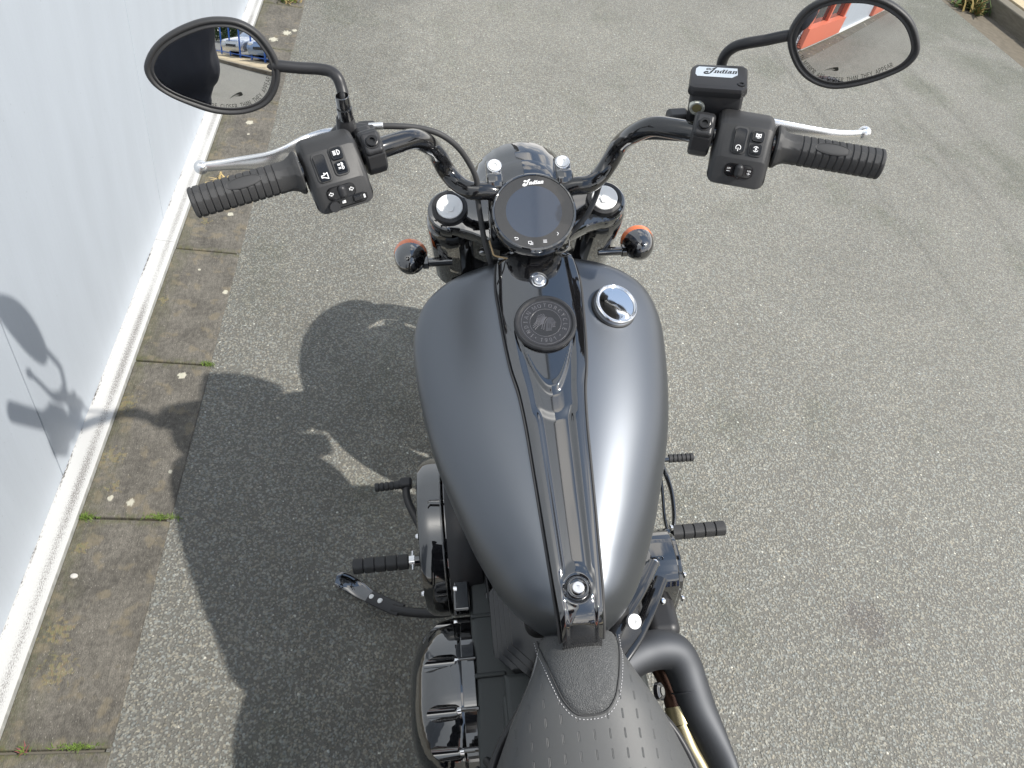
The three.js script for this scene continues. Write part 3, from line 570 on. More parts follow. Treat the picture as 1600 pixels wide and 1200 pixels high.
// ---------------------------------------------------------------- fork, triple clamp, headlamp
{
  const tri = sl('triple_clamp', [ext((() => { const s = new THREE.Shape(); s.moveTo(-0.125, -0.034); s.bezierCurveTo(-0.09, -0.036, -0.075, -0.012, -0.045, -0.02); s.lineTo(0.045, -0.02); s.bezierCurveTo(0.075, -0.012, 0.09, -0.036, 0.125, -0.034); s.absarc(0.1237, 0, 0.036, -Math.PI / 2, Math.PI / 2); s.bezierCurveTo(0.09, 0.036, 0.07, 0.062, 0.03, 0.066); s.lineTo(-0.03, 0.066); s.bezierCurveTo(-0.07, 0.062, -0.09, 0.036, -0.125, 0.034); s.absarc(-0.1237, 0, 0.036, Math.PI / 2, Math.PI * 1.5); return s; })(), 0.034, 0.006, { seg: 3, curve: 24 }).rotateX(Math.PI / 2).translate(0, 0.002, 0)], M.gloss);
  for (const s of [-1, 1]) {
    const leg = sl('fork_leg', [lathe([[0.0235, -0.24], [0.0235, -0.62], [0.031, -0.63], [0.033, -0.76], [0, -0.765]], 40)].map((g) => g.translate(s * 0.1237, 0, 0)), M.gloss);
    sl('fork_cover', [lathe([[0.036, -0.028], [0.0395, -0.034], [0.0402, -0.06], [0.0402, -0.222], [0.0375, -0.236], [0.03, -0.243], [0, -0.243]], 56).translate(s * 0.1237, 0, 0)], M.gloss);
    const ring = sl('fork_cap', [lathe([[0.0212, 0.0105], [0.0225, 0.0125], [0.0275, 0.0115], [0.0285, 0.009], [0.0285, -0.004], [0, -0.004]], 48).translate(s * 0.1237, 0, 0)], M.cast);
    part('cap_disc', lathe([[0, 0.0135], [0.0195, 0.0135], [0.0208, 0.0125], [0.0208, 0.002], [0, 0.002]], 48).translate(s * 0.1237, 0, 0).applyMatrix4(SL), M.bright, ring);
    part('cap_hex', new THREE.CylinderGeometry(0.0078, 0.0082, 0.003, 6).rotateY(0.3 * s).translate(s * 0.1237, 0.0146, 0.0035).applyMatrix4(SL), M.bright, ring);
    // inner bracket plates with their two button screws
    const pl = sl('headlamp_bracket', [rbox(0.05, 0.2, 0.006, 0.004, 2).rotateY(s * 0.25).translate(s * 0.066, -0.135, 0.024)], M.gloss);
    for (const h of [-0.055, -0.112]) part('bracket_screw', dome(0.0072, 0.0045).rotateX(Math.PI / 2).rotateY(s * 0.25).translate(s * 0.074, h, 0.0275).applyMatrix4(SL), M.bolt, pl);
    // front indicators: black egg with amber lens to the front
    const egg = (sc, cut) => { const g = new THREE.SphereGeometry(1, 40, 28), p = g.attributes.position; for (let i = 0; i < p.count; i++) { let z = p.getZ(i); z = z > 0 ? z * 1.6 : z * (cut ? 0.42 : 0.16); p.setXYZ(i, p.getX(i) * 0.0285 * sc, p.getY(i) * 0.0285 * sc, z * 0.0285 * sc); } g.computeVertexNormals(); return g; };
    const ic = new THREE.Matrix4().makeTranslation(s * 0.1985, 0.823, -1.066).multiply(new THREE.Matrix4().makeRotationX(-0.2));
    const hous = sr('indicator', [egg(1, false).applyMatrix4(ic), new THREE.CylinderGeometry(0.0072, 0.0085, 0.07, 20).rotateZ(Math.PI / 2).translate(s * 0.162, 0.818, -1.05), cyl(0.011, 0.01, 24).rotateZ(Math.PI / 2).translate(s * 0.173, 0.818, -1.05)], M.gloss);
    part('amber_lens', egg(1.02, true).translate(0, 0, -0.0042).applyMatrix4(ic).applyMatrix4(SR), M.amber, hous);
  }
  const hl = sr('headlamp', [new THREE.SphereGeometry(0.087, 56, 40, 0, Math.PI * 2, 0, Math.PI / 2).rotateX(Math.PI / 2).translate(0.0, 0.878, -1.118), lathe([[0.087, 0], [0.0885, 0.02], [0.09, 0.05], [0.086, 0.06], [0, 0.062]], 56).rotateX(-Math.PI / 2).translate(0.0, 0.878, -1.118)], M.gloss);
  part('headlamp_lens', lathe([[0, 0.016], [0.05, 0.012], [0.083, 0], [0, 0]], 48).rotateX(-Math.PI / 2).translate(0, 0.878, -1.1795).applyMatrix4(SR), M.chrome, hl);
  sl('headlamp_shroud', [rbox(0.1, 0.17, 0.02, 0.008).translate(0, -0.13, -0.005)], M.gloss);
  sl('steering_stem', [cyl(0.026, 0.26, 28).translate(0, -0.13, 0.06), rbox(0.27, 0.03, 0.07, 0.012).translate(0, -0.225, 0.015)], M.cast);
}
// ---------------------------------------------------------------- risers and the round display
{
  for (const s of [-1, 1]) {
    const prof = new THREE.Shape();        // in (e3, e2)
    prof.moveTo(-0.043, 0.07); prof.absarc(-0.0275, 0.066, 0.0155, Math.PI, Math.PI / 2, true); prof.lineTo(-0.016, 0.0815); prof.bezierCurveTo(-0.012, 0.0935, 0.008, 0.0945, 0.0135, 0.082); prof.bezierCurveTo(0.026, 0.07, 0.034, 0.056, 0.04, 0.045); prof.bezierCurveTo(0.05, 0.03, 0.06, 0.02, 0.066, 0.0); prof.lineTo(0.034, -0.002); prof.bezierCurveTo(0.02, 0.024, -0.03, 0.03, -0.043, 0.052); prof.lineTo(-0.043, 0.07);
    const rs = sl('riser', [ext(prof, 0.024, 0.0045, { seg: 3, curve: 16 }).rotateY(-Math.PI / 2).translate(s * 0.0525 + 0.012, 0, 0)], M.gloss);
    part('riser_bolt', screw(0.0088, 0.0042, 0.5).translate(s * 0.0515, 0.0815, -0.0265).applyMatrix4(SL), M.bright, rs);
    part('bolt_washer', new THREE.TorusGeometry(0.0098, 0.0014, 10, 32).rotateX(Math.PI / 2).translate(s * 0.0515, 0.0822, -0.0265).applyMatrix4(SL), M.chrome, rs);
  }
  const g = sl('display_housing', [lathe([[0, 0.03], [0.04, 0.03], [0.054, 0.04], [0.0615, 0.056], [0.0634, 0.068], [0.0634, 0.081], [0.0622, 0.0848], [0.0604, 0.0862], [0.0588, 0.0852], [0.0582, 0.0832], [0, 0.0832]], 96).translate(0.0015, 0, 0.0525), rbox(0.05, 0.05, 0.04, 0.008).translate(0.001, 0.03, 0.03)], M.gloss);
  const S = 1024;
  const face = canvasTex(S, S, (c) => {
    c.fillStyle = 'rgb(34,33,33)'; c.fillRect(0, 0, S, S);
    c.fillStyle = 'rgb(38,49,66)'; c.beginPath(); c.arc(S / 2, S / 2 - 2, S / 2 * 0.715, 0, 7); c.fill();
    script(c, S * 0.512, S * 0.112, 1.06, 'rgb(245,245,245)');
    c.strokeStyle = c.fillStyle = 'rgb(225,225,228)'; c.lineWidth = 7; c.lineCap = 'butt';
    const put = (x, y, f) => { c.save(); c.translate(S * x, S * y); f(); c.restore(); };
    put(0.245, 0.853, () => { c.beginPath(); c.moveTo(-14, 20); c.lineTo(12, 20); c.bezierCurveTo(30, 14, 30, -8, 12, -10); c.lineTo(-18, -10); c.stroke(); c.beginPath(); c.moveTo(-28, -10); c.lineTo(-8, -22); c.lineTo(-8, 2); c.fill(); });
    put(0.42, 0.925, () => { c.strokeRect(-26, -22, 40, 32); c.beginPath(); c.moveTo(-12, 24); c.lineTo(28, 24); c.lineTo(28, -10); c.stroke(); });
    put(0.605, 0.915, () => { for (const y of [-16, 0, 16]) { c.beginPath(); c.moveTo(-24, y); c.lineTo(24, y); c.stroke(); } });
    put(0.775, 0.823, () => { c.beginPath(); c.moveTo(-9, -24); c.lineTo(9, -4); c.lineTo(-9, 22); c.stroke(); });
  });
  part('display_glass', new THREE.CircleGeometry(0.0582, 96).rotateX(-Math.PI / 2).translate(0.0015, 0.0838, 0.0525).applyMatrix4(SL), new THREE.MeshPhysicalMaterial({ map: face, roughness: 0.25, clearcoat: 1, clearcoatRoughness: 0.06 }), g);
}
// ---------------------------------------------------------------- handlebar
const BAR = [[0, 0.978, -0.992], [0.03, 0.983, -0.988], [0.0645, 0.998, -0.9815], [0.087, 1.0, -0.9815], [0.1075, 1.0035, -0.997], [0.123, 1.019, -1.008], [0.1342, 1.05, -1.0021], [0.1465, 1.091, -0.963], [0.1635, 1.1125, -0.939], [0.185, 1.119, -0.919], [0.21, 1.1215, -0.9005], [0.25, 1.121, -0.88], [0.309, 1.12, -0.856], [0.4225, 1.1105, -0.8175]];
{
  const pts = [...BAR.slice(1).reverse().map(([x, y, z]) => [-x, y, z]), ...BAR];
  sr('handlebar', tube(pts, 0.0137, { n: 260, radial: 28 }), M.glossBar);
}
// a frame on each bar end: a outward along the bar, y up, b rearward
const barFrame = (s) => basis([s * 0.309, 1.12, -0.856], V(s * 0.945, -0.06, 0.32).normalize(), V(s * 0.057, 0.998, 0.02).normalize(), V(s * 0.945, -0.06, 0.32).normalize().cross(V(s * 0.057, 0.998, 0.02).normalize()));
for (const s of [-1, 1]) {
  const F = barFrame(s);                        // for the right bar z is rearward, for the left it is forward: zb = s * rearward
  const zb = (v) => s * v;
  // ribbed grip
  const prof = [[0, 0.128], [0.0165, 0.1278], [0.0185, 0.1262], [0.019, 0.1245]];
  for (let i = 0; i < 12; i++) { const y = 0.1215 - i * 0.0088; prof.push([0.0188, y + 0.0018], [0.0176, y + 0.0008], [0.0174, y], [0.0187, y - 0.0008], [0.0189, y - 0.003]); }
  prof.push([0.0186, 0.016], [0.0192, 0.008], [0.0222, 0.0015], [0.0262, -0.0025], [0.0268, -0.0055], [0.0255, -0.0075], [0, -0.0075]);
  const gm = new THREE.Matrix4().makeRotationZ(-Math.PI / 2);    // lathe axis y -> +x (outward)
  const gp = sr('grip', at(at(lathe(prof, 56), gm), F), M.rubber);
  const bang = 0.62;
  const bo = new THREE.Matrix4().makeRotationX(zb(1) * bang).multiply(new THREE.Matrix4().makeTranslation(0.062, 0.0182, 0)).multiply(new THREE.Matrix4().makeRotationY(0));
  part('grip_badge', merge([new THREE.SphereGeometry(1, 32, 16).scale(0.0215, 0.0012, 0.0068), new THREE.TorusGeometry(1, 0.06, 8, 48).rotateX(Math.PI / 2).scale(0.0215, 0.012, 0.0072)].map((g) => at(at(at(g, bo), F), SR))), M.rubber, gp);

  // switch housing: a shell extruded along the bar
  const sh = new THREE.Shape();                // in (rearward, up)
  sh.moveTo(-0.034, -0.016); sh.lineTo(-0.034, 0.016); sh.quadraticCurveTo(-0.034, 0.026, -0.024, 0.027); sh.lineTo(0.003, 0.0285); sh.quadraticCurveTo(0.0085, 0.0285, 0.012, 0.0245); sh.lineTo(0.037, 0.0005); sh.quadraticCurveTo(0.0415, -0.0035, 0.0425, -0.008); sh.lineTo(0.0515, -0.034); sh.lineTo(0.046, -0.0385); sh.lineTo(-0.01, -0.034); sh.lineTo(-0.034, -0.016);
  const W = 0.073;
  let shell = ext(sh, W, 0.011, { seg: 4, curve: 16, crease: 0.6 });           // local z = along the bar
  // extrude axes (x: rearward, y: up, z: along) -> bar frame (x: outward, y: up, z: s*rearward)
  const toBar = new THREE.Matrix4().set(0, 0, -1, -0.0105, 0, 1, 0, 0, s, 0, 0, 0, 0, 0, 0, 1);
  const hs = sr('switch_housing', at(at(shell, toBar), F), M.plastic);
  if (s > 0) { /* both windings are drawn */ }
  const topN = V(-0.136, 0.99, 0), face = (rear, along) => { const t = (rear + 0.034) / 0.051; return V(rear, 0.0245 + 0.007 * t, along); };
  const onShell = (g, rear, along, slope, yoff) => { const m = new THREE.Matrix4().makeTranslation(rear, yoff, along).multiply(new THREE.Matrix4().makeRotationZ(slope)); return at(at(at(at(g, m), toBar), F), SR); };
  // shapes are laid out with x rearward, y up from the face, z along the bar (outward = smaller)
  const key = (w, l, r, h) => ext(rrect(l, w, r), h, 0.0012, { seg: 2, curve: 8 }).rotateX(-Math.PI / 2);
  const glyph = (draw, w, l) => { const t = canvasTex(96, 96, (c, q) => { c.fillStyle = 'rgb(14,14,15)'; c.fillRect(0, 0, q, q); c.translate(48, 48); c.strokeStyle = c.fillStyle = 'rgb(238,238,238)'; c.lineWidth = 8; c.lineJoin = 'round'; draw(c); }); return [new THREE.PlaneGeometry(w, w).rotateX(-Math.PI / 2).rotateY(-Math.PI / 2 * 1), new THREE.MeshPhysicalMaterial({ map: t, roughness: 0.2 })]; };
  const slope = -0.765;
  const L = s < 0;
  // two long keys (a dark surround and the key itself)
  const aIn = L ? 0.021 : 0.0215, aOut = L ? 0.0435 : 0.043;          // distance inward from the outer face
  const mid = 0.0235, len = 0.037;
  const y0 = (rear) => 0.0245 - 0.96 * (rear - 0.012) + 0.0002;
  const longKeys = L ? [[aIn, mid + 0.001, len], [aOut, mid - 0.001, len]] : [[aOut, mid, len - 0.002], [aIn, mid + 0.0005, len - 0.003]];
  const art = L ? [
    [[0.0085, (c) => { c.lineWidth = 9; c.beginPath(); c.moveTo(-34, -10); c.lineTo(-12, -10); c.lineTo(30, -30); c.lineTo(30, 30); c.lineTo(-12, 10); c.lineTo(-34, 10); c.closePath(); c.stroke(); c.fillRect(-8, 14, 12, 22); }]],
    [[-0.0062, (c) => { c.beginPath(); c.arc(8, 0, 26, -1.57, 1.57); c.closePath(); c.stroke(); for (const y of [-20, -7, 7, 20]) c.fillRect(-40, y - 4, 34, 8); }], [0.0062, (c) => { c.beginPath(); c.arc(10, -14, 18, -1.57, 1.57); c.closePath(); c.stroke(); c.beginPath(); c.arc(10, 24, 15, -1.57, 1.57); c.closePath(); c.stroke(); for (const y of [-20, -8, 18, 30]) c.fillRect(-34, y - 3, 32, 7); }]],
  ] : [
    [[0.0078, (c) => { c.beginPath(); c.arc(0, 4, 27, -0.9, 4.05); c.stroke(); c.beginPath(); c.moveTo(0, -36); c.lineTo(0, 2); c.stroke(); }]],
    [[-0.0058, (c) => { c.beginPath(); c.moveTo(-28, -20); c.lineTo(28, 24); c.moveTo(28, -20); c.lineTo(-28, 24); c.stroke(); c.strokeRect(-26, -12, 52, 28); c.beginPath(); c.moveTo(-14, -26); c.lineTo(14, -26); c.stroke(); }], [0.0062, (c) => { c.beginPath(); c.arc(0, 0, 28, 0.4, 2.6); c.stroke(); c.beginPath(); c.arc(0, 0, 28, 3.5, 5.7); c.stroke(); c.beginPath(); c.moveTo(6, -22); c.lineTo(-10, 4); c.lineTo(8, 0); c.lineTo(-6, 24); c.stroke(); }]],
  ];
  longKeys.forEach(([al, rear, ln], i) => {
    const kx = part('key_surround', onShell(key(0.0185, ln, 0.0055, 0.0022), rear, al, slope, y0(rear) - 0.0006), M.rubber, hs);
    const single = art[i].length === 1;
    if (single) part('switch_key', onShell(key(0.0145, ln - 0.0045, 0.0042, 0.0044), rear, al, slope - 0.03, y0(rear) - 0.0012), M.button, hs);
    else for (const q of [-1, 1]) part('switch_key', onShell(key(0.0145, (ln - 0.006) / 2, 0.0035, 0.0042), rear + q * 0.72 * (ln - 0.0046) / 4, al, slope - q * 0.05, y0(rear + q * 0.72 * ln / 4) - 0.0008), M.button, hs);
    for (const [dr, draw] of art[i]) { const [g, m] = glyph(draw, L && i === 0 ? 0.0115 : 0.0108); const sl1 = slope - (single ? 0.03 : (dr > 0 ? 0.05 : -0.05)), lift = single ? 0.0034 : 0.0046; part('key_symbol', onShell(g, rear + dr - Math.sin(sl1) * lift, al, sl1, y0(rear + dr) + lift * Math.cos(sl1)), m, hs); }
  });
  // thumb rocker on the sloping face
  const sl2 = -1.235;
  const rear2 = L ? 0.0445 : 0.0452, yy = (r) => -0.008 - 2.87 * (r - 0.0425);
  const dark = part('key_recess', onShell(key(0.036, 0.0165, 0.007, 0.0015), rear2, L ? 0.034 : 0.0355, sl2, yy(rear2) - 0.0004), M.button, hs);
  part('rocker', onShell(new THREE.CapsuleGeometry(0.0052, 0.007, 6, 16).rotateZ(Math.PI / 2), rear2 + 0.0036, L ? 0.035 : 0.0355, sl2, yy(rear2) + 0.0012), M.cast, hs);
  for (const q of [-1, 1]) { const [g, m] = glyph((c) => { if (L) { c.beginPath(); c.moveTo(q * 34, 0); c.lineTo(0, -28); c.lineTo(0, -12); c.lineTo(-q * 28, -12); c.lineTo(-q * 28, 12); c.lineTo(0, 12); c.lineTo(0, 28); c.closePath(); c.stroke(); } else { c.fillRect(-26, -30, 52, 9); if (q > 0) c.fillRect(-5, -44, 10, 36); c.font = 'bold 34px sans-serif'; c.textAlign = 'center'; c.fillText(q > 0 ? 'RES' : 'SET', 0, 26); } }, 0.0082); part('key_symbol', onShell(g, rear2 + 0.0013, (L ? 0.034 : 0.0355) - q * s * 0.0128, sl2, yy(rear2) + 0.0005), m, hs); }
  { const [g, m] = glyph((c) => { c.beginPath(); c.moveTo(0, -26); c.lineTo(28, 24); c.lineTo(-28, 24); c.closePath(); c.stroke(); }, 0.007); part('key_symbol', onShell(g, rear2 + 0.0072 + 0.0012, L ? 0.035 : 0.0355, sl2, yy(rear2) - 0.003), m, hs); }
  if (L) {
    const r3 = 0.0487;
    part('key_recess', onShell(key(0.046, 0.0115, 0.005, 0.0015), r3, 0.04, sl2, yy(r3) - 0.0006), M.button, hs);
    part('thumb_wheel', onShell(new THREE.CylinderGeometry(0.0064, 0.0068, 0.011, 24), r3 + 0.003, 0.0205, sl2, yy(r3) - 0.001), M.cast, hs);
    part('thumb_slider', onShell(rbox(0.008, 0.006, 0.012, 0.002), r3 + 0.0022, 0.051, sl2, yy(r3) + 0.0008), M.button, hs);
    for (const [al, d] of [[0.0335, (c) => c.fillRect(-30, -22, 60, 44)], [0.06, (c) => c.fillRect(-14, -30, 28, 60)], [0.0205, (c) => { c.lineWidth = 12; c.strokeRect(-24, -24, 48, 48); }]]) { const [g, m] = glyph(d, 0.0075); part('key_symbol', onShell(g, r3 + (al < 0.03 ? 0.0068 : 0.0014), al, sl2, yy(r3) + (al < 0.03 ? 0.0004 : 0.0005)), m, hs); }
  }
  // bar clamp next to the housing
  const spin = new THREE.Matrix4().makeRotationX(s * 0.62);
  const cl = at(lathe([[0, -0.013], [0.024, -0.013], [0.027, -0.0105], [0.0275, 0], [0.027, 0.0105], [0.024, 0.013], [0, 0.013]], 48).rotateZ(Math.PI / 2), new THREE.Matrix4().makeTranslation(-0.1005, 0, 0));
  const pad = rbox(0.024, 0.012, 0.03, 0.005).translate(-0.1005, 0.0232, 0);
  const lug = rbox(0.022, 0.022, 0.03, 0.006).translate(-0.101, 0.004, -s * 0.03), foot = rbox(0.022, 0.014, 0.02, 0.004).translate(-0.1005, -0.024, 0);
  const cm = sr('bar_clamp', [cl, at(pad, spin), lug, at(foot, spin)].map((g) => at(g, F)), M.cast);
  part('clamp_screw', at(at(at(screw(0.0072, 0.005, 0.52).translate(-0.1005, 0.0282, 0), spin), F), SR), M.blackBolt, cm);
  part('clamp_boss', at(at(at(lathe([[0.0075, 0.0005], [0.0096, 0.0012], [0.0106, -0.002], [0, -0.002]], 28).translate(-0.1005, 0.0288, 0), spin), F), SR), M.cast, cm);
  part('clamp_screw', at(at(at(cyl(0.0052, 0.012).translate(-0.1005, -0.033, 0), spin), F), SR), M.blackBolt, cm);
}
// ---------------------------------------------------------------- levers
{
  const lev = (pts, ball) => [tube(pts, (t) => lerp(0.0075, 0.0058, sstep(t, 0, 0.9)), { n: 60, radial: 16, flat: (t) => [t < 0.3 ? lerp(1.8, 2.5, t / 0.3) : lerp(2.5, 1.2, sstep(t, 0.35, 1)), 0.8], up: [0, 1, 0] }), new THREE.SphereGeometry(0.0093, 28, 20).translate(...ball)];
  const Lp = [[-0.252, 1.108, -0.965], [-0.283, 1.108, -0.957], [-0.312, 1.106, -0.939], [-0.33, 1.103, -0.929], [-0.352, 1.1, -0.925], [-0.393, 1.098, -0.926], [-0.43, 1.097, -0.9245], [-0.444, 1.097, -0.923]];
  sr('clutch_lever', lev(Lp, [-0.444, 1.097, -0.923]), M.alu);
  const Rp = [[0.25, 1.122, -0.918], [0.2835, 1.122, -0.908], [0.3162, 1.118, -0.9005], [0.345, 1.114, -0.8975], [0.3863, 1.109, -0.897], [0.425, 1.105, -0.901], [0.4464, 1.103, -0.9065]];
  sr('brake_lever', lev(Rp, [0.4475, 1.104, -0.907]), M.alu);
  // clutch perch with cable ferrule
  const perch = sr('lever_perch', [rbox(0.05, 0.026, 0.045, 0.007).rotateY(-0.35).translate(-0.248, 1.112, -0.953), rbox(0.03, 0.02, 0.032, 0.005).rotateY(-0.35).translate(-0.226, 1.112, -0.94), rbox(0.024, 0.016, 0.03, 0.004).translate(-0.226, 1.114, -0.965)], M.cast);
  part('cable_ferrule', at(cyl(0.0048, 0.02).rotateZ(Math.PI / 2).translate(-0.213, 1.118, -0.9685), SR), M.alu, perch);
  sr('clutch_cable', tube([[-0.2125, 1.118, -0.9688], [-0.1857, 1.115, -0.971], [-0.1601, 1.11, -0.9741], [-0.1302, 1.1, -0.9736], [-0.1075, 1.08, -0.9755], [-0.0908, 1.05, -0.9802], [-0.0801, 1.02, -0.9799], [-0.0795, 0.985, -0.977], [-0.0765, 0.955, -0.966], [-0.0725, 0.925, -0.952], [-0.0641, 0.89, -0.94], [-0.05, 0.85, -0.94]], 0.0042, { n: 120, radial: 12 }), M.rubber);
  sr('brake_hose', tube([[0.1242, 1.0, -1.0233], [0.1116, 0.975, -1.0139], [0.1053, 0.96, -1.0056], [0.0881, 0.95, -0.9752], [0.067, 0.935, -0.9596], [0.0435, 0.915, -0.951], [0.0171, 0.885, -0.95]], 0.0042, { n: 80, radial: 12 }), M.rubber);
  sr('hose_guide', tube([[0.233, 1.098, -0.925], [0.2, 1.098, -0.93], [0.165, 1.088, -0.955], [0.142, 1.06, -0.99], [0.13, 1.02, -1.02], [0.124, 1.0, -1.0235]], 0.0042, { n: 60, radial: 12 }), M.rubber);
  sr('wire', tube([[-0.066, 0.935, -0.943], [-0.0629, 0.93, -0.9245], [-0.0613, 0.925, -0.9214], [-0.0488, 0.92, -0.9204], [-0.0341, 0.915, -0.9222], [-0.02, 0.91, -0.935]], 0.0013, { n: 40, radial: 8 }), std(0.42, 0.3, 0.16, 0.5));
  sr('wire', tube([[0.052, 0.94, -0.948], [0.054, 0.93, -0.927], [0.047, 0.925, -0.92], [0.034, 0.92, -0.924]], 0.0014, { n: 30, radial: 8 }), std(0.5, 0.46, 0.4, 0.4, 0.5));
}
// ---------------------------------------------------------------- brake master cylinder
{
  const N = V(-0.06, 0.99, 0.1).normalize();      // top face leans back towards the rider
  const m = frameY([0.24, 1.171, -0.934], N, V(0.93, 0.05, 0.3).normalize());
  const top = ext((() => { const s = new THREE.Shape(); s.moveTo(-0.037, -0.026); s.lineTo(-0.03, -0.03); s.lineTo(0.03, -0.03); s.lineTo(0.037, -0.022); s.lineTo(0.036, 0.022); s.lineTo(0.029, 0.029); s.lineTo(-0.031, 0.026); s.lineTo(-0.037, 0.018); return s; })(), 0.016, 0.006, { seg: 2 }).rotateX(-Math.PI / 2).translate(0, -0.004, 0);
  const body = sr('brake_reservoir', [at(ext(rrect(0.068, 0.052, 0.008), 0.05, 0.003).rotateX(-Math.PI / 2).translate(0, -0.05, 0), m), rbox(0.042, 0.026, 0.03, 0.006).rotateY(0.34).translate(0.231, 1.116, -0.932), rbox(0.03, 0.024, 0.026, 0.006).translate(0.2, 1.112, -0.955)], M.cast);
  part('reservoir_lid', at(at(top, m), SR), M.cast, body);
  const pt = canvasTex(512, 192, (c, w, h) => { c.fillStyle = 'rgb(196,205,212)'; c.fillRect(0, 0, w, h); for (let i = 0; i < 9000; i++) { const v = 165 + Math.floor(rnd() * 80); c.fillStyle = `rgba(${v},${v + 5},${v + 9},0.5)`; c.fillRect(rnd() * w, rnd() * h, 2.4, 2.4); } script(c, w * 0.56, h * 0.54, 1.55, 'rgb(24,24,26)'); });
  pt.wrapS = pt.wrapT = THREE.ClampToEdgeWrapping;
  const ps = new THREE.Shape(); ps.moveTo(-0.026, -0.011); ps.lineTo(0.018, -0.011); ps.lineTo(0.025, -0.004); ps.lineTo(0.024, 0.011); ps.lineTo(-0.025, 0.011); ps.lineTo(-0.0285, 0.006); ps.lineTo(-0.0285, -0.006);
  const pgm = new THREE.ShapeGeometry(ps); planarUV(pgm, (p) => (p.x + 0.0285) / 0.0535, (p) => (p.y + 0.011) / 0.022);
  part('name_plate', at(at(pgm.rotateX(-Math.PI / 2).translate(-0.002, 0.0123, -0.006), m), SR), new THREE.MeshPhysicalMaterial({ map: pt, roughness: 0.35, metalness: 0.5 }), body);
  part('lid_screw', at(at(screw(0.0048, 0.0035, 0.5).translate(0.0285, 0.0098, 0.018), m), SR), M.blackBolt, body);
  // sight glass on the rear face
  const g = at(lathe([[0, 0.001], [0.0062, 0.0012], [0.0066, 0.003], [0.009, 0.0036], [0.0102, 0.0022], [0.0104, -0.004], [0, -0.004]], 36).rotateX(Math.PI / 2).translate(-0.0225, -0.0195, 0.0265), m);
  part('sight_glass', at(g, SR), std(0.55, 0.56, 0.5, 0.2, 0.6), body);
  part('sight_fluid', at(at(lathe([[0, 0.0018], [0.006, 0.0016], [0, 0.0014]], 24).rotateX(Math.PI / 2).translate(-0.0225, -0.0195, 0.0268), m), SR), std(0.16, 0.14, 0.07, 0.1), body);
}
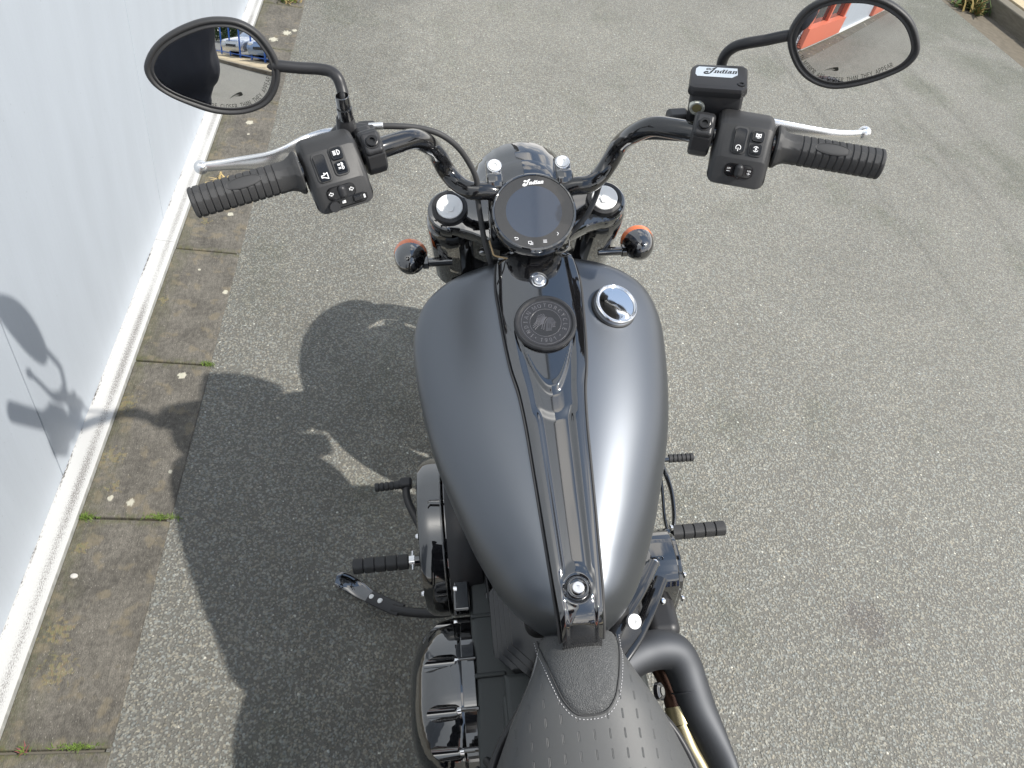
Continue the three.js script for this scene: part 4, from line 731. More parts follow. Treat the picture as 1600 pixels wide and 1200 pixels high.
// ---------------------------------------------------------------- mirrors
const RIM_L = [[-77.0, 8.7], [-69.1, 22.9], [-52.1, 37.7], [-26.6, 49.0], [3.7, 55.4], [25.4, 54.6], [45.9, 48.7], [62.6, 35.7], [73.6, 16.5], [79.0, -3.5], [77.2, -21.8], [66.9, -41.6], [52.8, -53.9], [31.8, -60.2], [7.9, -59.9], [-16.2, -53.3], [-39.9, -39.7], [-61.8, -23.2], [-74.3, -7.4]];
const RIM_R = [[-78.6, -12.1], [-81.8, 6.1], [-74.9, 27.2], [-62.4, 41.4], [-45.7, 50.6], [-21.3, 56.6], [5.1, 57.3], [30.4, 50.4], [57.1, 33.5], [73.2, 11.6], [78.4, -4.7], [72.0, -21.1], [48.4, -39.2], [16.4, -54.0], [-12.1, -59.9], [-38.9, -54.2], [-60.4, -39.6]];
function mirror(P, n, ex, ey, rim, stemPts, base, ch, logoAt) {
  const m4 = basis(P, v3(ex), v3(ey), v3(n));
  const curve = new THREE.CatmullRomCurve3(rim.map(([a, b]) => V(a / 1000, b / 1000, 0)), true, 'centripetal');
  const R0 = curve.getSpacedPoints(110).slice(0, -1), c = R0.reduce((a, p) => a.add(p), V(0, 0, 0)).multiplyScalar(1 / R0.length);
  const ringAt = (k, z) => R0.map((p) => { const d = p.clone().sub(c); const L = d.length(); return c.clone().addScaledVector(d, (L + k) / L).setZ(z); });
  // housing: from the glass edge over the rim and round the back
  const secs = [ringAt(-0.0112, -0.0005), ringAt(-0.0108, 0.0012), ringAt(-0.0092, 0.0012), ringAt(-0.0075, -0.0002), ringAt(-0.0064, -0.0002), ringAt(-0.0048, 0.0022), ringAt(-0.002, 0.0016), ringAt(-0.0004, -0.002), ringAt(0, -0.006), ringAt(-0.003, -0.014)];
  const shrink = (f, z) => R0.map((p) => c.clone().addScaledVector(p.clone().sub(c), f).setZ(z));
  secs.push(shrink(0.86, -0.021), shrink(0.66, -0.027), shrink(0.4, -0.031), shrink(0.1, -0.0325));
  const hs = part('mirror', loft(secs.map((r) => r.map((p) => p.clone().applyMatrix4(m4))), { caps: true }), M.plastic, bike);
  // convex glass
  const Rc = 0.9, list = [], NR = 22;
  for (let i = 0; i <= NR; i++) { const f = Math.max(i / NR, 0.003); list.push(R0.map((p) => { const d = p.clone().sub(c), L = d.length(); const q = c.clone().addScaledVector(d, ((L - 0.0108) * f) / L); const r2 = q.x * q.x + q.y * q.y; return q.setZ(-(Rc - Math.sqrt(Rc * Rc - r2)) + 0.0022); })); }
  const gg = loft(list, { caps: false });
  { // exact sphere normals
    const p = gg.attributes.position, N = gg.attributes.normal; for (let i = 0; i < p.count; i++) { const q = V(p.getX(i), p.getY(i), p.getZ(i) - 0.0022 + Rc).normalize(); N.setXYZ(i, q.x, q.y, q.z); }
    planarUV(gg, (q) => 0.5 + q.x / 0.17, (q) => 0.5 + q.y / 0.17);
  }
  const tex = canvasTex(1024, 1024, (cx, w) => {
    cx.fillStyle = 'rgb(255,255,255)'; cx.fillRect(0, 0, w, w);
    cx.fillStyle = 'rgb(84,84,84)'; cx.font = '40px sans-serif'; cx.textAlign = 'center'; cx.textBaseline = 'middle';
    const text = 'OBJECTS IN MIRROR ARE CLOSER THAN THEY APPEAR', px = (a) => [w / 2 + (a[0] / 170) * w, w / 2 - (a[1] / 170) * w];
    const pc = new THREE.CatmullRomCurve3(ch.map((a) => { const q = px(a); return V(q[0], q[1], 0); }), false, 'centripetal');
    [...text].forEach((l, i) => { const t = (i + 0.5) / text.length, p = pc.getPointAt(t), d = pc.getTangentAt(t); cx.save(); cx.translate(p.x, p.y); cx.rotate(Math.atan2(d.y, d.x)); cx.scale(0.86, 1.3); cx.fillText(l, 0, 0); cx.restore(); });
    const [lx, ly] = px(logoAt); cx.save(); cx.translate(lx, ly); cx.rotate(-0.1); cx.scale(1.15, 0.8); cx.beginPath(); cx.moveTo(-48, 16); cx.quadraticCurveTo(-8, -18, 34, -20); cx.quadraticCurveTo(46, -10, 40, 0); cx.lineTo(46, 6); cx.lineTo(36, 18); cx.lineTo(18, 18); cx.quadraticCurveTo(-10, 2, -48, 16); cx.fill(); cx.strokeStyle = 'rgb(255,255,255)'; cx.lineWidth = 2.5; for (let i = 0; i < 5; i++) { cx.beginPath(); cx.moveTo(22 - i * 5, 6); cx.lineTo(-4 - i * 9, -8 + i * 5); cx.stroke(); } cx.restore();
  });
  part('mirror_glass', at(gg, m4), new THREE.MeshPhysicalMaterial({ map: tex, color: new THREE.Color().setRGB(0.86, 0.87, 0.88), metalness: 1, roughness: 0.012 }), hs);
  part('mirror_stem', tube(stemPts, 0.0072, { n: 80, radial: 18 }), M.cast, hs);
  if (base) {
    part('stem_nut', lathe([[0.008, 0.03], [0.0088, 0.029], [0.0092, 0.016], [0.0082, 0.015], [0.0082, 0.0125], [0.0098, 0.012], [0.0102, -0.002], [0, -0.002]], 28).applyMatrix4(frameY(base[0], V(...base[1]).normalize())), M.gloss, hs);
    part('stem_boot', lathe([[0.0095, 0.022], [0.0112, 0.02], [0.0145, -0.004], [0, -0.004]], 32).applyMatrix4(frameY(base[2], V(...base[1]).normalize())), M.cast, hs);
  }
}
mirror([-0.3949, 1.2225, -0.9434], [0.2154, 0.117, 0.9695], [0.976, 0, -0.2176], [-0.0254, 0.9931, -0.1142], RIM_L,
  [[-0.2485, 1.137, -0.941], [-0.246, 1.155, -0.9372], [-0.2445, 1.172, -0.9435], [-0.2462, 1.185, -0.9525], [-0.2495, 1.195, -0.958], [-0.2566, 1.2, -0.9645], [-0.2706, 1.203, -0.9675], [-0.2944, 1.207, -0.9655], [-0.3199, 1.212, -0.9635], [-0.36, 1.218, -0.964]],
  [[-0.2455, 1.153, -0.9378], [0.02, 0.9, 0.1], [-0.2478, 1.131, -0.942]], [[-66, -4], [-52, -21], [-30, -35.5], [-8, -44.5], [14, -48.5], [36, -46], [52, -36], [63, -20]], [18, -35]);
mirror([0.4026, 1.2175, -0.9179], [-0.3652, 0.0676, 0.9285], [0.9306, 0, 0.3659], [0.0247, 0.9977, -0.0629], RIM_R,
  [[0.2696, 1.13, -0.9978], [0.2683, 1.15, -1.0023], [0.267, 1.165, -1.0012], [0.2685, 1.178, -0.9966], [0.275, 1.19, -0.989], [0.2846, 1.2, -0.9757], [0.3057, 1.208, -0.9643], [0.3277, 1.215, -0.957], [0.36, 1.218, -0.957]],
  null, [[-69, 5], [-66, -12], [-52, -30], [-32, -42.5], [-8, -46], [16, -40.5], [36, -31], [52, -20]], [-18, -33]);

// ---------------------------------------------------------------- seat
const SW = [[-0.436, 0.044], [-0.425, 0.05], [-0.41, 0.054], [-0.395, 0.059], [-0.375, 0.07], [-0.34, 0.0935], [-0.31, 0.113], [-0.28, 0.131], [-0.22, 0.158], [-0.15, 0.168], [-0.05, 0.178], [0.03, 0.172], [0.1, 0.145], [0.13, 0.11], [0.14, 0.07]];
const ST = [[-0.436, 0.688], [-0.425, 0.696], [-0.41, 0.702], [-0.395, 0.705], [-0.375, 0.705], [-0.34, 0.7], [-0.3, 0.687], [-0.25, 0.669], [-0.2, 0.656], [-0.12, 0.645], [-0.05, 0.648], [0.03, 0.668], [0.1, 0.7], [0.13, 0.7], [0.14, 0.69]];
const SD = [[-0.436, 0.035], [-0.39, 0.042], [-0.34, 0.062], [-0.28, 0.108], [-0.22, 0.125], [0.05, 0.125], [0.14, 0.09]];
function seatTop(x, z) { const w = interp(SW, z), u = Math.min(0.999, Math.abs(x) / w); return interp(ST, z) - interp(SD, z) * (1 - Math.pow(1 - Math.pow(u, 2.3), 1 / 1.7)); }
{
  const leather = std(0.075, 0.077, 0.078, 0.5, 0, { bumpScale: 0.0012, bumpMap: dataTex(256, 256, (d, w) => {
    for (let y = 0; y < w; y++) for (let x = 0; x < w; x++) {
      const i = (y * w + x) * 4, a = Math.abs(x / w - 0.5) * 18.7, b = Math.abs(y / w - 0.5) * 20.5, q = Math.hypot(a, Math.max(0, b - 4.2));   // millimetres
      const v = 120 + 85 * Math.exp(-(((q - 0.75) / 0.34) ** 2)) - 45 * Math.exp(-((q / 0.5) ** 2)) + 12 * (rnd() - 0.5);
      d[i] = d[i + 1] = d[i + 2] = clamp(v, 0, 255); d[i + 3] = 255;
    }
  }, false) });
  const secs = [];
  const N = 90;
  for (let i = 0; i <= N; i++) {
    const z = lerp(-0.436, 0.14, i / N), w = interp(SW, z), t = interp(ST, z), s = t - interp(SD, z), ring = [];
    for (let k = 0; k < 80; k++) {
      const a = (k / 80) * Math.PI * 2, c = Math.cos(a), n = Math.sin(a);
      if (n >= 0) ring.push(V(w * Math.sign(c) * Math.pow(Math.abs(c), 2 / 2.3), s + (t - s) * Math.pow(n, 2 / 1.7), z));
      else ring.push(V(w * Math.sign(c) * Math.pow(Math.abs(c), 0.6), s - 0.03 * Math.pow(-n, 0.6), z));
    }
    secs.push(ring);
  }
  const g = loft(secs); planarUV(g, (p) => p.x / 0.0187 + 0.5, (p) => p.z / 0.0205);
  const seat = part('seat', g, leather, bike);
  // front pad inside the stitching
  const padCurve = (t) => { // t 0..1 from the front left round to the front right
    const P = [[-0.053, -0.43], [-0.0505, -0.405], [-0.0468, -0.385], [-0.0395, -0.357], [-0.031, -0.335], [-0.018, -0.3205], [0.0, -0.3175], [0.018, -0.3205], [0.031, -0.334], [0.0395, -0.356], [0.0468, -0.385], [0.0505, -0.405], [0.053, -0.43]];
    return new THREE.CatmullRomCurve3(P.map(([x, z]) => V(x, 0, z)), false, 'centripetal').getPointAt(t);
  };
  const B = []; for (let i = 0; i <= 80; i++) B.push(padCurve(i / 80));
  const cx = V(0, 0, -0.4), rings = [];
  const NR = 20;
  for (let r = 0; r <= NR; r++) { const f = 1 - r / NR * 0.999; rings.push(B.map((p) => { const q = cx.clone().lerp(p, f); const lift = 0.0042 * Math.pow(1 - Math.pow(f, 7), 0.6) + (f > 0.985 ? -0.0012 : 0); return V(q.x, seatTop(q.x, q.z) + lift, q.z); })); }
  const pg = loft(rings, { closed: false, caps: false }); planarUV(pg, (p) => p.x / 0.06, (p) => p.z / 0.06);
  const padM = std(0.07, 0.072, 0.073, 0.5, 0, { bumpScale: 0.0007, bumpMap: (() => { const t = dataTex(256, 256, (d, w) => {
    const P = []; for (let i = 0; i < 900; i++) P.push([rnd() * w, rnd() * w]);
    const cell = 16, G = new Map(); P.forEach((p) => { const k = Math.floor(p[0] / cell) + 100 * Math.floor(p[1] / cell); (G.get(k) ?? G.set(k, []).get(k)).push(p); });
    for (let y = 0; y < w; y++) for (let x = 0; x < w; x++) { let a = 99, b = 99; for (let j = -1; j <= 1; j++) for (let k = -1; k <= 1; k++) { const gx = (Math.floor(x / cell) + j + 16) % 16, gy = (Math.floor(y / cell) + k + 16) % 16; for (const p of G.get(gx + 100 * gy) ?? []) { let dx = Math.abs(p[0] - x), dy = Math.abs(p[1] - y); dx = Math.min(dx, w - dx); dy = Math.min(dy, w - dy); const q = Math.hypot(dx, dy); if (q < a) { b = a; a = q; } else if (q < b) b = q; } } const i = (y * w + x) * 4; d[i] = d[i + 1] = d[i + 2] = clamp((b - a) * 45 + 20, 0, 230); d[i + 3] = 255; }
  }, false); return t; })() });
  const pad = part('seat_pad', pg, padM, seat);
  const seam = []; for (let i = 0; i <= 60; i++) { const p = padCurve(i / 60).sub(cx).multiplyScalar(1.0).add(cx); seam.push([p.x, seatTop(p.x, p.z) + 0.0006, p.z]); }
  part('seam', tube(seam, 0.0012, { n: 140, radial: 8 }), M.rubber, seat);
  const st = [], sgeo = new THREE.CapsuleGeometry(0.00055, 0.0012, 3, 6).rotateX(Math.PI / 2);
  for (let i = 0; i < 66; i++) { const t = (i + 0.5) / 66, p = padCurve(t), q = padCurve(Math.min(1, t + 0.004)), d = q.clone().sub(p).normalize(), nrm = V(d.z, 0, -d.x); const c2 = p.clone().addScaledVector(nrm, nrm.dot(p.clone().sub(cx)) > 0 ? 0.0042 : -0.0042); const y = seatTop(c2.x, c2.z) + 0.0005; const y2 = seatTop(c2.x + d.x * 0.002, c2.z + d.z * 0.002) + 0.0005; st.push(at(sgeo, frameZ([c2.x, y, c2.z], V(d.x, (y2 - y) / 0.002, d.z)))); }
  part('stitching', st, std(0.5, 0.49, 0.5, 0.8), seat);
  // dark rim of the seat pan
  for (const s of [-1, 1]) { const pts = []; for (let i = 0; i <= 24; i++) { const z = lerp(-0.43, 0.12, i / 24), w = interp(SW, z); pts.push([s * (w + 0.0), interp(ST, z) - interp(SD, z) - 0.024, z]); } part('pan_rim', tube(pts, 0.0048, { n: 60, radial: 10 }), M.gloss, seat); }
}
// ---------------------------------------------------------------- engine: cylinders with fins
const cylTilt = (z0, y0, ang) => new THREE.Matrix4().makeTranslation(0.012, y0, z0).multiply(new THREE.Matrix4().makeRotationX(ang));
function cylinder(z0, y0, ang, w) {
  const m = cylTilt(z0, y0, ang);
  const core = part('cylinder', [cyl(0.06, 0.27, 32).translate(0, 0.1, 0), rbox(w * 1.1, 0.06, 0.12, 0.02).translate(0, 0.235, -0.02)].map((g) => at(g, m)), M.core, bike);
  const s = new THREE.Shape(), c = 0.072, h = 0.134; s.moveTo(-w + c, -h); s.lineTo(w - c, -h); s.quadraticCurveTo(w - c * 0.5, -h, w - c * 0.3, -h + c * 0.7); s.lineTo(w, -h + c); s.lineTo(w, h - c); s.lineTo(w - c, h); s.lineTo(-w + c, h); s.lineTo(-w, h - c); s.lineTo(-w, -h + c); s.lineTo(-w + c, -h);
  const fin = ext(s, 0.0065, 0.003, { seg: 3, curve: 6, crease: 0.9 }).rotateX(Math.PI / 2);
  for (let i = 0; i < 7; i++) { const k = 1 - 0.05 * i; part('fin', fin.clone().scale(k, 1, k).translate(0, 0.035 + i * 0.0295, 0).applyMatrix4(m), M.fin, core); }
  return core;
}
const rearCyl = cylinder(-0.575, 0.375, 0.3, 0.138);
cylinder(-0.755, 0.375, -0.42, 0.12);
{
  // chrome-headed bolt and pushrod cover at the rear cylinder's right corner
  const nb = V(0.3, 0.85, 0.42).normalize();
  part('head_bolt', screw(0.0105, 0.007, 0.35).applyMatrix4(frameY([0.0885, 0.612, -0.466], nb)), M.bright, rearCyl);
  part('pushrod_tube', [cyl(0.012, 0.19).rotateX(0.3).translate(0.135, 0.48, -0.62), cyl(0.012, 0.19).rotateX(-0.1).translate(0.14, 0.48, -0.68)], M.gloss, rearCyl);
  const br = part('head_bracket', [tube([[0.15, 0.56, -0.585], [0.115, 0.585, -0.53], [0.07, 0.605, -0.47], [0.05, 0.61, -0.44]], 0.009, { n: 40, radial: 12, flat: [0.5, 1.3] }), tube([[0.165, 0.53, -0.57], [0.135, 0.545, -0.52], [0.1, 0.55, -0.468], [0.07, 0.55, -0.435]], 0.008, { n: 40, radial: 12, flat: [0.5, 1.3] })], M.glossBar, rearCyl);
  for (const p of [[0.168, 0.5, -0.615], [0.172, 0.47, -0.56]]) part('chrome_nut', dome(0.006, 0.006).applyMatrix4(frameY(p, [0.5, 0.8, 0.2])), M.chrome, rearCyl);
}
// crankcase and gearbox block, matte
{
  const shp = new THREE.Shape(); // (z, y)
  shp.moveTo(-0.93, 0.2); shp.lineTo(-0.9, 0.4); shp.lineTo(-0.78, 0.44); shp.lineTo(-0.6, 0.452); shp.lineTo(-0.36, 0.448); shp.lineTo(-0.26, 0.43); shp.lineTo(-0.18, 0.33); shp.lineTo(-0.2, 0.17); shp.lineTo(-0.85, 0.15);
  const body = ext(shp, 0.272, 0.012, { seg: 3 }).applyMatrix4(new THREE.Matrix4().set(0, 0, 1, -0.146, 0, 1, 0, 0, 1, 0, 0, 0, 0, 0, 0, 1));
  const ec = part('engine_case', body, M.caseGrey, bike);
  part('case_lip', tube([[-0.114, 0.458, -0.66], [-0.1125, 0.458, -0.62], [-0.11, 0.458, -0.59], [-0.106, 0.458, -0.565], [-0.0985, 0.46, -0.535], [-0.0835, 0.462, -0.505], [-0.069, 0.466, -0.488], [-0.055, 0.47, -0.475], [-0.02, 0.47, -0.46]], 0.0052, { n: 90, radial: 10, flat: [1.4, 0.7] }), M.cast, ec);
  part('case_rib', rbox(0.05, 0.01, 0.008, 0.003).translate(-0.12, 0.449, -0.575), M.caseGrey, ec);
  part('case_rib', rbox(0.05, 0.01, 0.008, 0.003).translate(-0.12, 0.449, -0.475), M.caseGrey, ec);
  part('gearbox_cover', [ext([[-0.1, -0.05], [0.08, -0.05], [0.08, 0.08], [-0.02, 0.16], [-0.1, 0.16]], 0.05, 0.008).rotateX(-Math.PI / 2).translate(0.0, 0.44, -0.30), rbox(0.06, 0.05, 0.16, 0.012).translate(-0.075, 0.46, -0.355)], M.caseGrey, ec);
  part('breather_hose', [tube([[-0.135, 0.45, -0.35], [-0.125, 0.475, -0.335], [-0.105, 0.48, -0.34], [-0.1, 0.46, -0.355]], 0.006, { n: 30, radial: 10 }), tube([[-0.15, 0.45, -0.34], [-0.13, 0.465, -0.32], [-0.11, 0.46, -0.315]], 0.005, { n: 30, radial: 10 })], M.cast, ec);
}
// primary cover (rear left), gloss with scalloped bolt pockets
{
  const s = rrect(0.282, 0.275, 0.128);
  let g = new THREE.ExtrudeGeometry(s, { depth: 0.012, bevelEnabled: true, bevelSize: 0.1, bevelThickness: 0.078, bevelOffset: -0.1, bevelSegments: 5, curveSegments: 20 });
  g = mergeVertices(g);
  const rim = new THREE.ExtrudeGeometry(rrect(0.282, 0.275, 0.128), { depth: 0.019, bevelEnabled: true, bevelSize: 0.0015, bevelThickness: 0.0015, bevelOffset: -0.0015, bevelSegments: 2, curveSegments: 20 });
  // local x -> z, y -> y, z -> -x
  const T4 = new THREE.Matrix4().set(0, 0, -1, 0, 0, 1, 0, 0, 1, 0, 0, 0, 0, 0, 0, 1);
  const ev = new Evaluator(); ev.attributes = ['position', 'normal']; ev.useGroups = false;
  const BZ = [[-0.586, 0.4155], [-0.505, 0.4505], [-0.428, 0.447], [-0.378, 0.4165]];
  const place = new THREE.Matrix4().makeTranslation(-0.1755, 0.314, -0.3).multiply(T4);
  const chamf = g.clone().applyMatrix4(new THREE.Matrix4().makeTranslation(-0.1665, 0.314, -0.482).multiply(T4)).translate(-0.0, 0, 0);
  let b = new Brush(toCreasedNormals(chamf.toNonIndexed(), 0.62)); b.updateMatrixWorld();
  for (const [z, top] of BZ) { const cg = new THREE.CapsuleGeometry(0.0125, 0.12, 8, 20).rotateZ(Math.PI / 2).translate(-0.2395, top - 0.0085, z); const q = new Brush(cg); q.updateMatrixWorld(); b = ev.evaluate(b, q, SUBTRACTION); }
  const pc = part('primary_cover', [b.geometry, rim.applyMatrix4(new THREE.Matrix4().makeTranslation(-0.1445, 0.314, -0.482).multiply(T4))], M.gloss, bike);
  for (const [z, top] of BZ) {
    part('cover_bolt', cyl(0.0058, 0.0075, 20).rotateZ(Math.PI / 2).translate(-0.1715, top - 0.005, z), M.chrome, pc);
    part('bolt_shaft', cyl(0.0036, 0.028, 16).rotateZ(Math.PI / 2).translate(-0.155, top - 0.0015, z), M.gloss, pc);
  }
  const up = part('cover_spacer', rbox(0.028, 0.02, 0.07, 0.004).translate(-0.158, 0.448, -0.62), M.gloss, pc);
  part('cover_bolt', cyl(0.0055, 0.007, 20).rotateZ(Math.PI / 2).translate(-0.168, 0.457, -0.625), M.chrome, pc);
}
// front left engine cover with round rim
{
  const rot = new THREE.Matrix4().makeTranslation(-0.12, 0.395, -0.772).multiply(new THREE.Matrix4().makeRotationZ(Math.PI / 2));     // lathe y -> -x
  const lc = part('engine_cover_left', lathe([[0, 0.094], [0.085, 0.096], [0.112, 0.102], [0.128, 0.106], [0.139, 0.103], [0.1455, 0.094], [0.1475, 0.08], [0.1475, 0.064], [0.145, 0.062], [0.1455, 0.06], [0.149, 0.057], [0.149, 0.03], [0.146, 0.0], [0, 0]], 96).applyMatrix4(rot), M.gloss, bike);
  part('cover_seam', new THREE.TorusGeometry(0.1478, 0.002, 8, 96).rotateY(Math.PI / 2).translate(-0.182, 0.395, -0.772), M.gloss, lc);
  part('inner_case', lathe([[0.1485, 0.0], [0.15, 0.003], [0.15, 0.054], [0.148, 0.057]], 96).applyMatrix4(rot), M.cast, lc);
  for (const a of [58, 10, -38, -88, -140]) { const t = a * Math.PI / 180; part('rim_bolt', dome(0.0058, 0.006).rotateZ(Math.PI / 2).translate(-0.2245, 0.395 + 0.133 * Math.sin(t), -0.772 + 0.133 * Math.cos(t)), M.chrome, lc); }
}
// right cam cover
{
  const g = part('cam_cover', [ext(rrect(0.125, 0.2, 0.05), 0.07, 0.006, { seg: 3, curve: 16 }).applyMatrix4(new THREE.Matrix4().set(0, 0, 1, 0.152, 0, 1, 0, 0.352, 1, 0, 0, -0.665, 0, 0, 0, 1)), ext(rrect(0.11, 0.185, 0.045), 0.012, 0.004, { seg: 3, curve: 16 }).applyMatrix4(new THREE.Matrix4().set(0, 0, 1, 0.2185, 0, 1, 0, 0.352, 1, 0, 0, -0.665, 0, 0, 0, 1))], M.gloss, bike);
  const lowg = part('lower_cover', rbox(0.06, 0.12, 0.11, 0.02, 4).translate(0.185, 0.33, -0.592), M.cast, g);
  for (const [y, z] of [[0.441, -0.713], [0.441, -0.618], [0.4, -0.72], [0.39, -0.6]]) part('cover_bolt', dome(0.0062, 0.006).rotateZ(-Math.PI / 2).rotateY(0.2).translate(0.2265, y, z), M.chrome, g);
}
// ---------------------------------------------------------------- foot controls
const ribbed = (n, L, r) => { const p = [[0, L], [r * 0.86, L - 0.0004], [r, L - 0.002]]; const st = L / n; for (let i = 1; i < n; i++) { const y = L - i * st; p.push([r, y + 0.0016], [r * 0.8, y + 0.0008], [r * 0.8, y - 0.0008], [r, y - 0.0016]); } p.push([r, 0.001], [r * 0.85, 0], [0, 0]); return lathe(p, 32); };
for (const s of [-1, 1]) {
  const ax = V(s, 0, 0.0);
  const pegA = s < 0 ? [-0.263, 0.315, -0.767] : [0.262, 0.315, -0.776];
  const peg = part('foot_peg', ribbed(5, 0.108, 0.0148).applyMatrix4(frameY(pegA, ax, [0, 0, 1])), M.rubber, bike);
  part('peg_mount', cyl(0.0105, 0.075, 24).rotateZ(Math.PI / 2).translate(pegA[0] - s * 0.042, pegA[1], pegA[2]), M.gloss, peg);
  if (s < 0) { part('peg_collar', cyl(0.0118, 0.012, 24).rotateZ(Math.PI / 2).translate(-0.256, 0.315, -0.767), M.alu, peg); part('collar_pin', cyl(0.0028, 0.042, 14).rotateX(Math.PI / 2).translate(-0.2545, 0.318, -0.767), M.chrome, peg); }
}
{
  const sh = part('shift_lever', [tube([[-0.262, 0.332, -0.943], [-0.266, 0.328, -0.925], [-0.263, 0.318, -0.905], [-0.25, 0.305, -0.875], [-0.235, 0.29, -0.845], [-0.215, 0.28, -0.82]], 0.0075, { n: 50, radial: 14, flat: [0.8, 1.1] }), rbox(0.026, 0.022, 0.024, 0.007).translate(-0.266, 0.331, -0.942), cyl(0.0095, 0.012).rotateZ(Math.PI / 2).translate(-0.277, 0.331, -0.941)], M.cast, bike);
  part('toe_peg', ribbed(5, 0.05, 0.0092).applyMatrix4(frameY([-0.281, 0.331, -0.94], [-1, 0, 0.03], [0, 0, 1])), M.rubber, sh);
  const bp = part('brake_pedal', [tube([[0.276, 0.33, -0.95], [0.2765, 0.338, -0.91], [0.2795, 0.333, -0.86], [0.272, 0.322, -0.8], [0.262, 0.31, -0.77]], 0.0068, { n: 50, radial: 12, flat: [1.3, 0.7] }), tube([[0.27, 0.335, -0.93], [0.262, 0.33, -0.865], [0.2545, 0.32, -0.805], [0.256, 0.312, -0.775]], 0.005, { n: 40, radial: 12, flat: [1.2, 0.7] }), cyl(0.006, 0.03).rotateZ(Math.PI / 2).translate(0.281, 0.331, -0.945)], M.gloss, bike);
  part('toe_peg', ribbed(6, 0.054, 0.0092).applyMatrix4(frameY([0.294, 0.331, -0.9465], [1, 0, 0.03], [0, 0, 1])), M.rubber, bp);
}
// side stand, down on the asphalt
{
  const st = part('side_stand', [tube([[-0.16, 0.2, -0.715], [-0.212, 0.175, -0.722], [-0.255, 0.153, -0.737], [-0.3, 0.134, -0.756], [-0.318, 0.127, -0.766]], 0.0098, { n: 50, radial: 16 })], M.cast, bike);
  part('stand_bracket', [tube([[-0.3, 0.136, -0.756], [-0.335, 0.119, -0.782], [-0.362, 0.109, -0.803], [-0.372, 0.106, -0.811]], 0.0118, { n: 30, radial: 14, flat: [0.42, 1.35] })], M.cast, st);
  part('stand_foot', [tube([[-0.318, 0.118, -0.772], [-0.362, 0.099, -0.806], [-0.4, 0.094, -0.837], [-0.428, 0.103, -0.855], [-0.448, 0.112, -0.858]], (t) => lerp(0.012, 0.0205, sstep(t, 0.25, 0.75)) * (t > 0.93 ? 1 - (t - 0.93) * 5 : 1), { n: 50, radial: 18, flat: [0.24, 0.95] })], M.gloss, st);
  for (const p of [[-0.3675, 0.1105, -0.807], [-0.3475, 0.1185, -0.7915]]) part('stand_rivet', dome(0.0062, 0.0045).applyMatrix4(frameY(p, [-0.25, 1, 0.1])), M.bright, st);
}
// ---------------------------------------------------------------- exhaust
{
  const ex = part('exhaust_shield', [tube([[0.03, 0.5, -0.42], [0.075, 0.49, -0.452], [0.1156, 0.481, -0.472], [0.15, 0.475, -0.478], [0.172, 0.465, -0.474], [0.184, 0.45, -0.457], [0.19, 0.436, -0.432], [0.197, 0.42, -0.402], [0.2105, 0.4, -0.355], [0.2195, 0.384, -0.32], [0.226, 0.36, -0.22], [0.23, 0.345, -0.05], [0.23, 0.34, 0.1]], (t) => t < 0.42 ? lerp(0.031, 0.0285, t / 0.42) : lerp(0.0285, 0.031, sstep(t, 0.42, 1)), { n: 160, radial: 36, flat: (t) => [1, t < 0.3 ? 1 : lerp(1, 0.55, sstep(t, 0.3, 0.46))] })], M.satinPipe, bike);
  part('shield_seam', new THREE.TorusGeometry(0.0285, 0.0011, 8, 60).applyMatrix4(frameZ([0.1872, 0.434, -0.428], [0.12, -0.48, 0.87])), M.satinPipe, ex);
  const b = part('header_pipe', [tube([[0.12, 0.43, -0.52], [0.15, 0.43, -0.475], [0.1615, 0.425, -0.44], [0.166, 0.414, -0.408]], 0.0165, { n: 40, radial: 24 })], M.burnt, bike);
  part('pipe_joint', tube([[0.166, 0.415, -0.41], [0.168, 0.406, -0.385]], 0.0185, { n: 8, radial: 24 }), M.bronze, b);
  part('header_tail', tube([[0.168, 0.406, -0.385], [0.176, 0.394, -0.355], [0.19, 0.378, -0.325], [0.2, 0.36, -0.28], [0.2, 0.345, -0.15]], 0.0152, { n: 40, radial: 24 }), M.bronze, b);
  const mf = part('muffler', [tube([[0.23, 0.34, 0.08], [0.235, 0.335, 0.2], [0.235, 0.33, 0.62]], (t) => lerp(0.04, 0.05, sstep(t, 0, 0.3)), { n: 40, radial: 32 }), tube([[0.17, 0.24, -0.2], [0.18, 0.23, 0.1], [0.19, 0.23, 0.6]], (t) => lerp(0.03, 0.05, sstep(t, 0, 0.4)), { n: 40, radial: 32 })], M.satinPipe, bike);
  const lk = part('frame_bolt', [lathe([[0, 0.004], [0.009, 0.0045], [0.0125, 0.002], [0.0135, -0.004], [0, -0.004]], 32).applyMatrix4(frameY([0.128, 0.5, -0.405], [0.8, 0.55, 0.2]))], M.gloss, bike);
  part('bolt_face', lathe([[0, 0.0052], [0.006, 0.0046], [0, 0.004]], 20).applyMatrix4(frameY([0.1285, 0.5005, -0.405], [0.8, 0.55, 0.2])), M.chrome, lk);
}
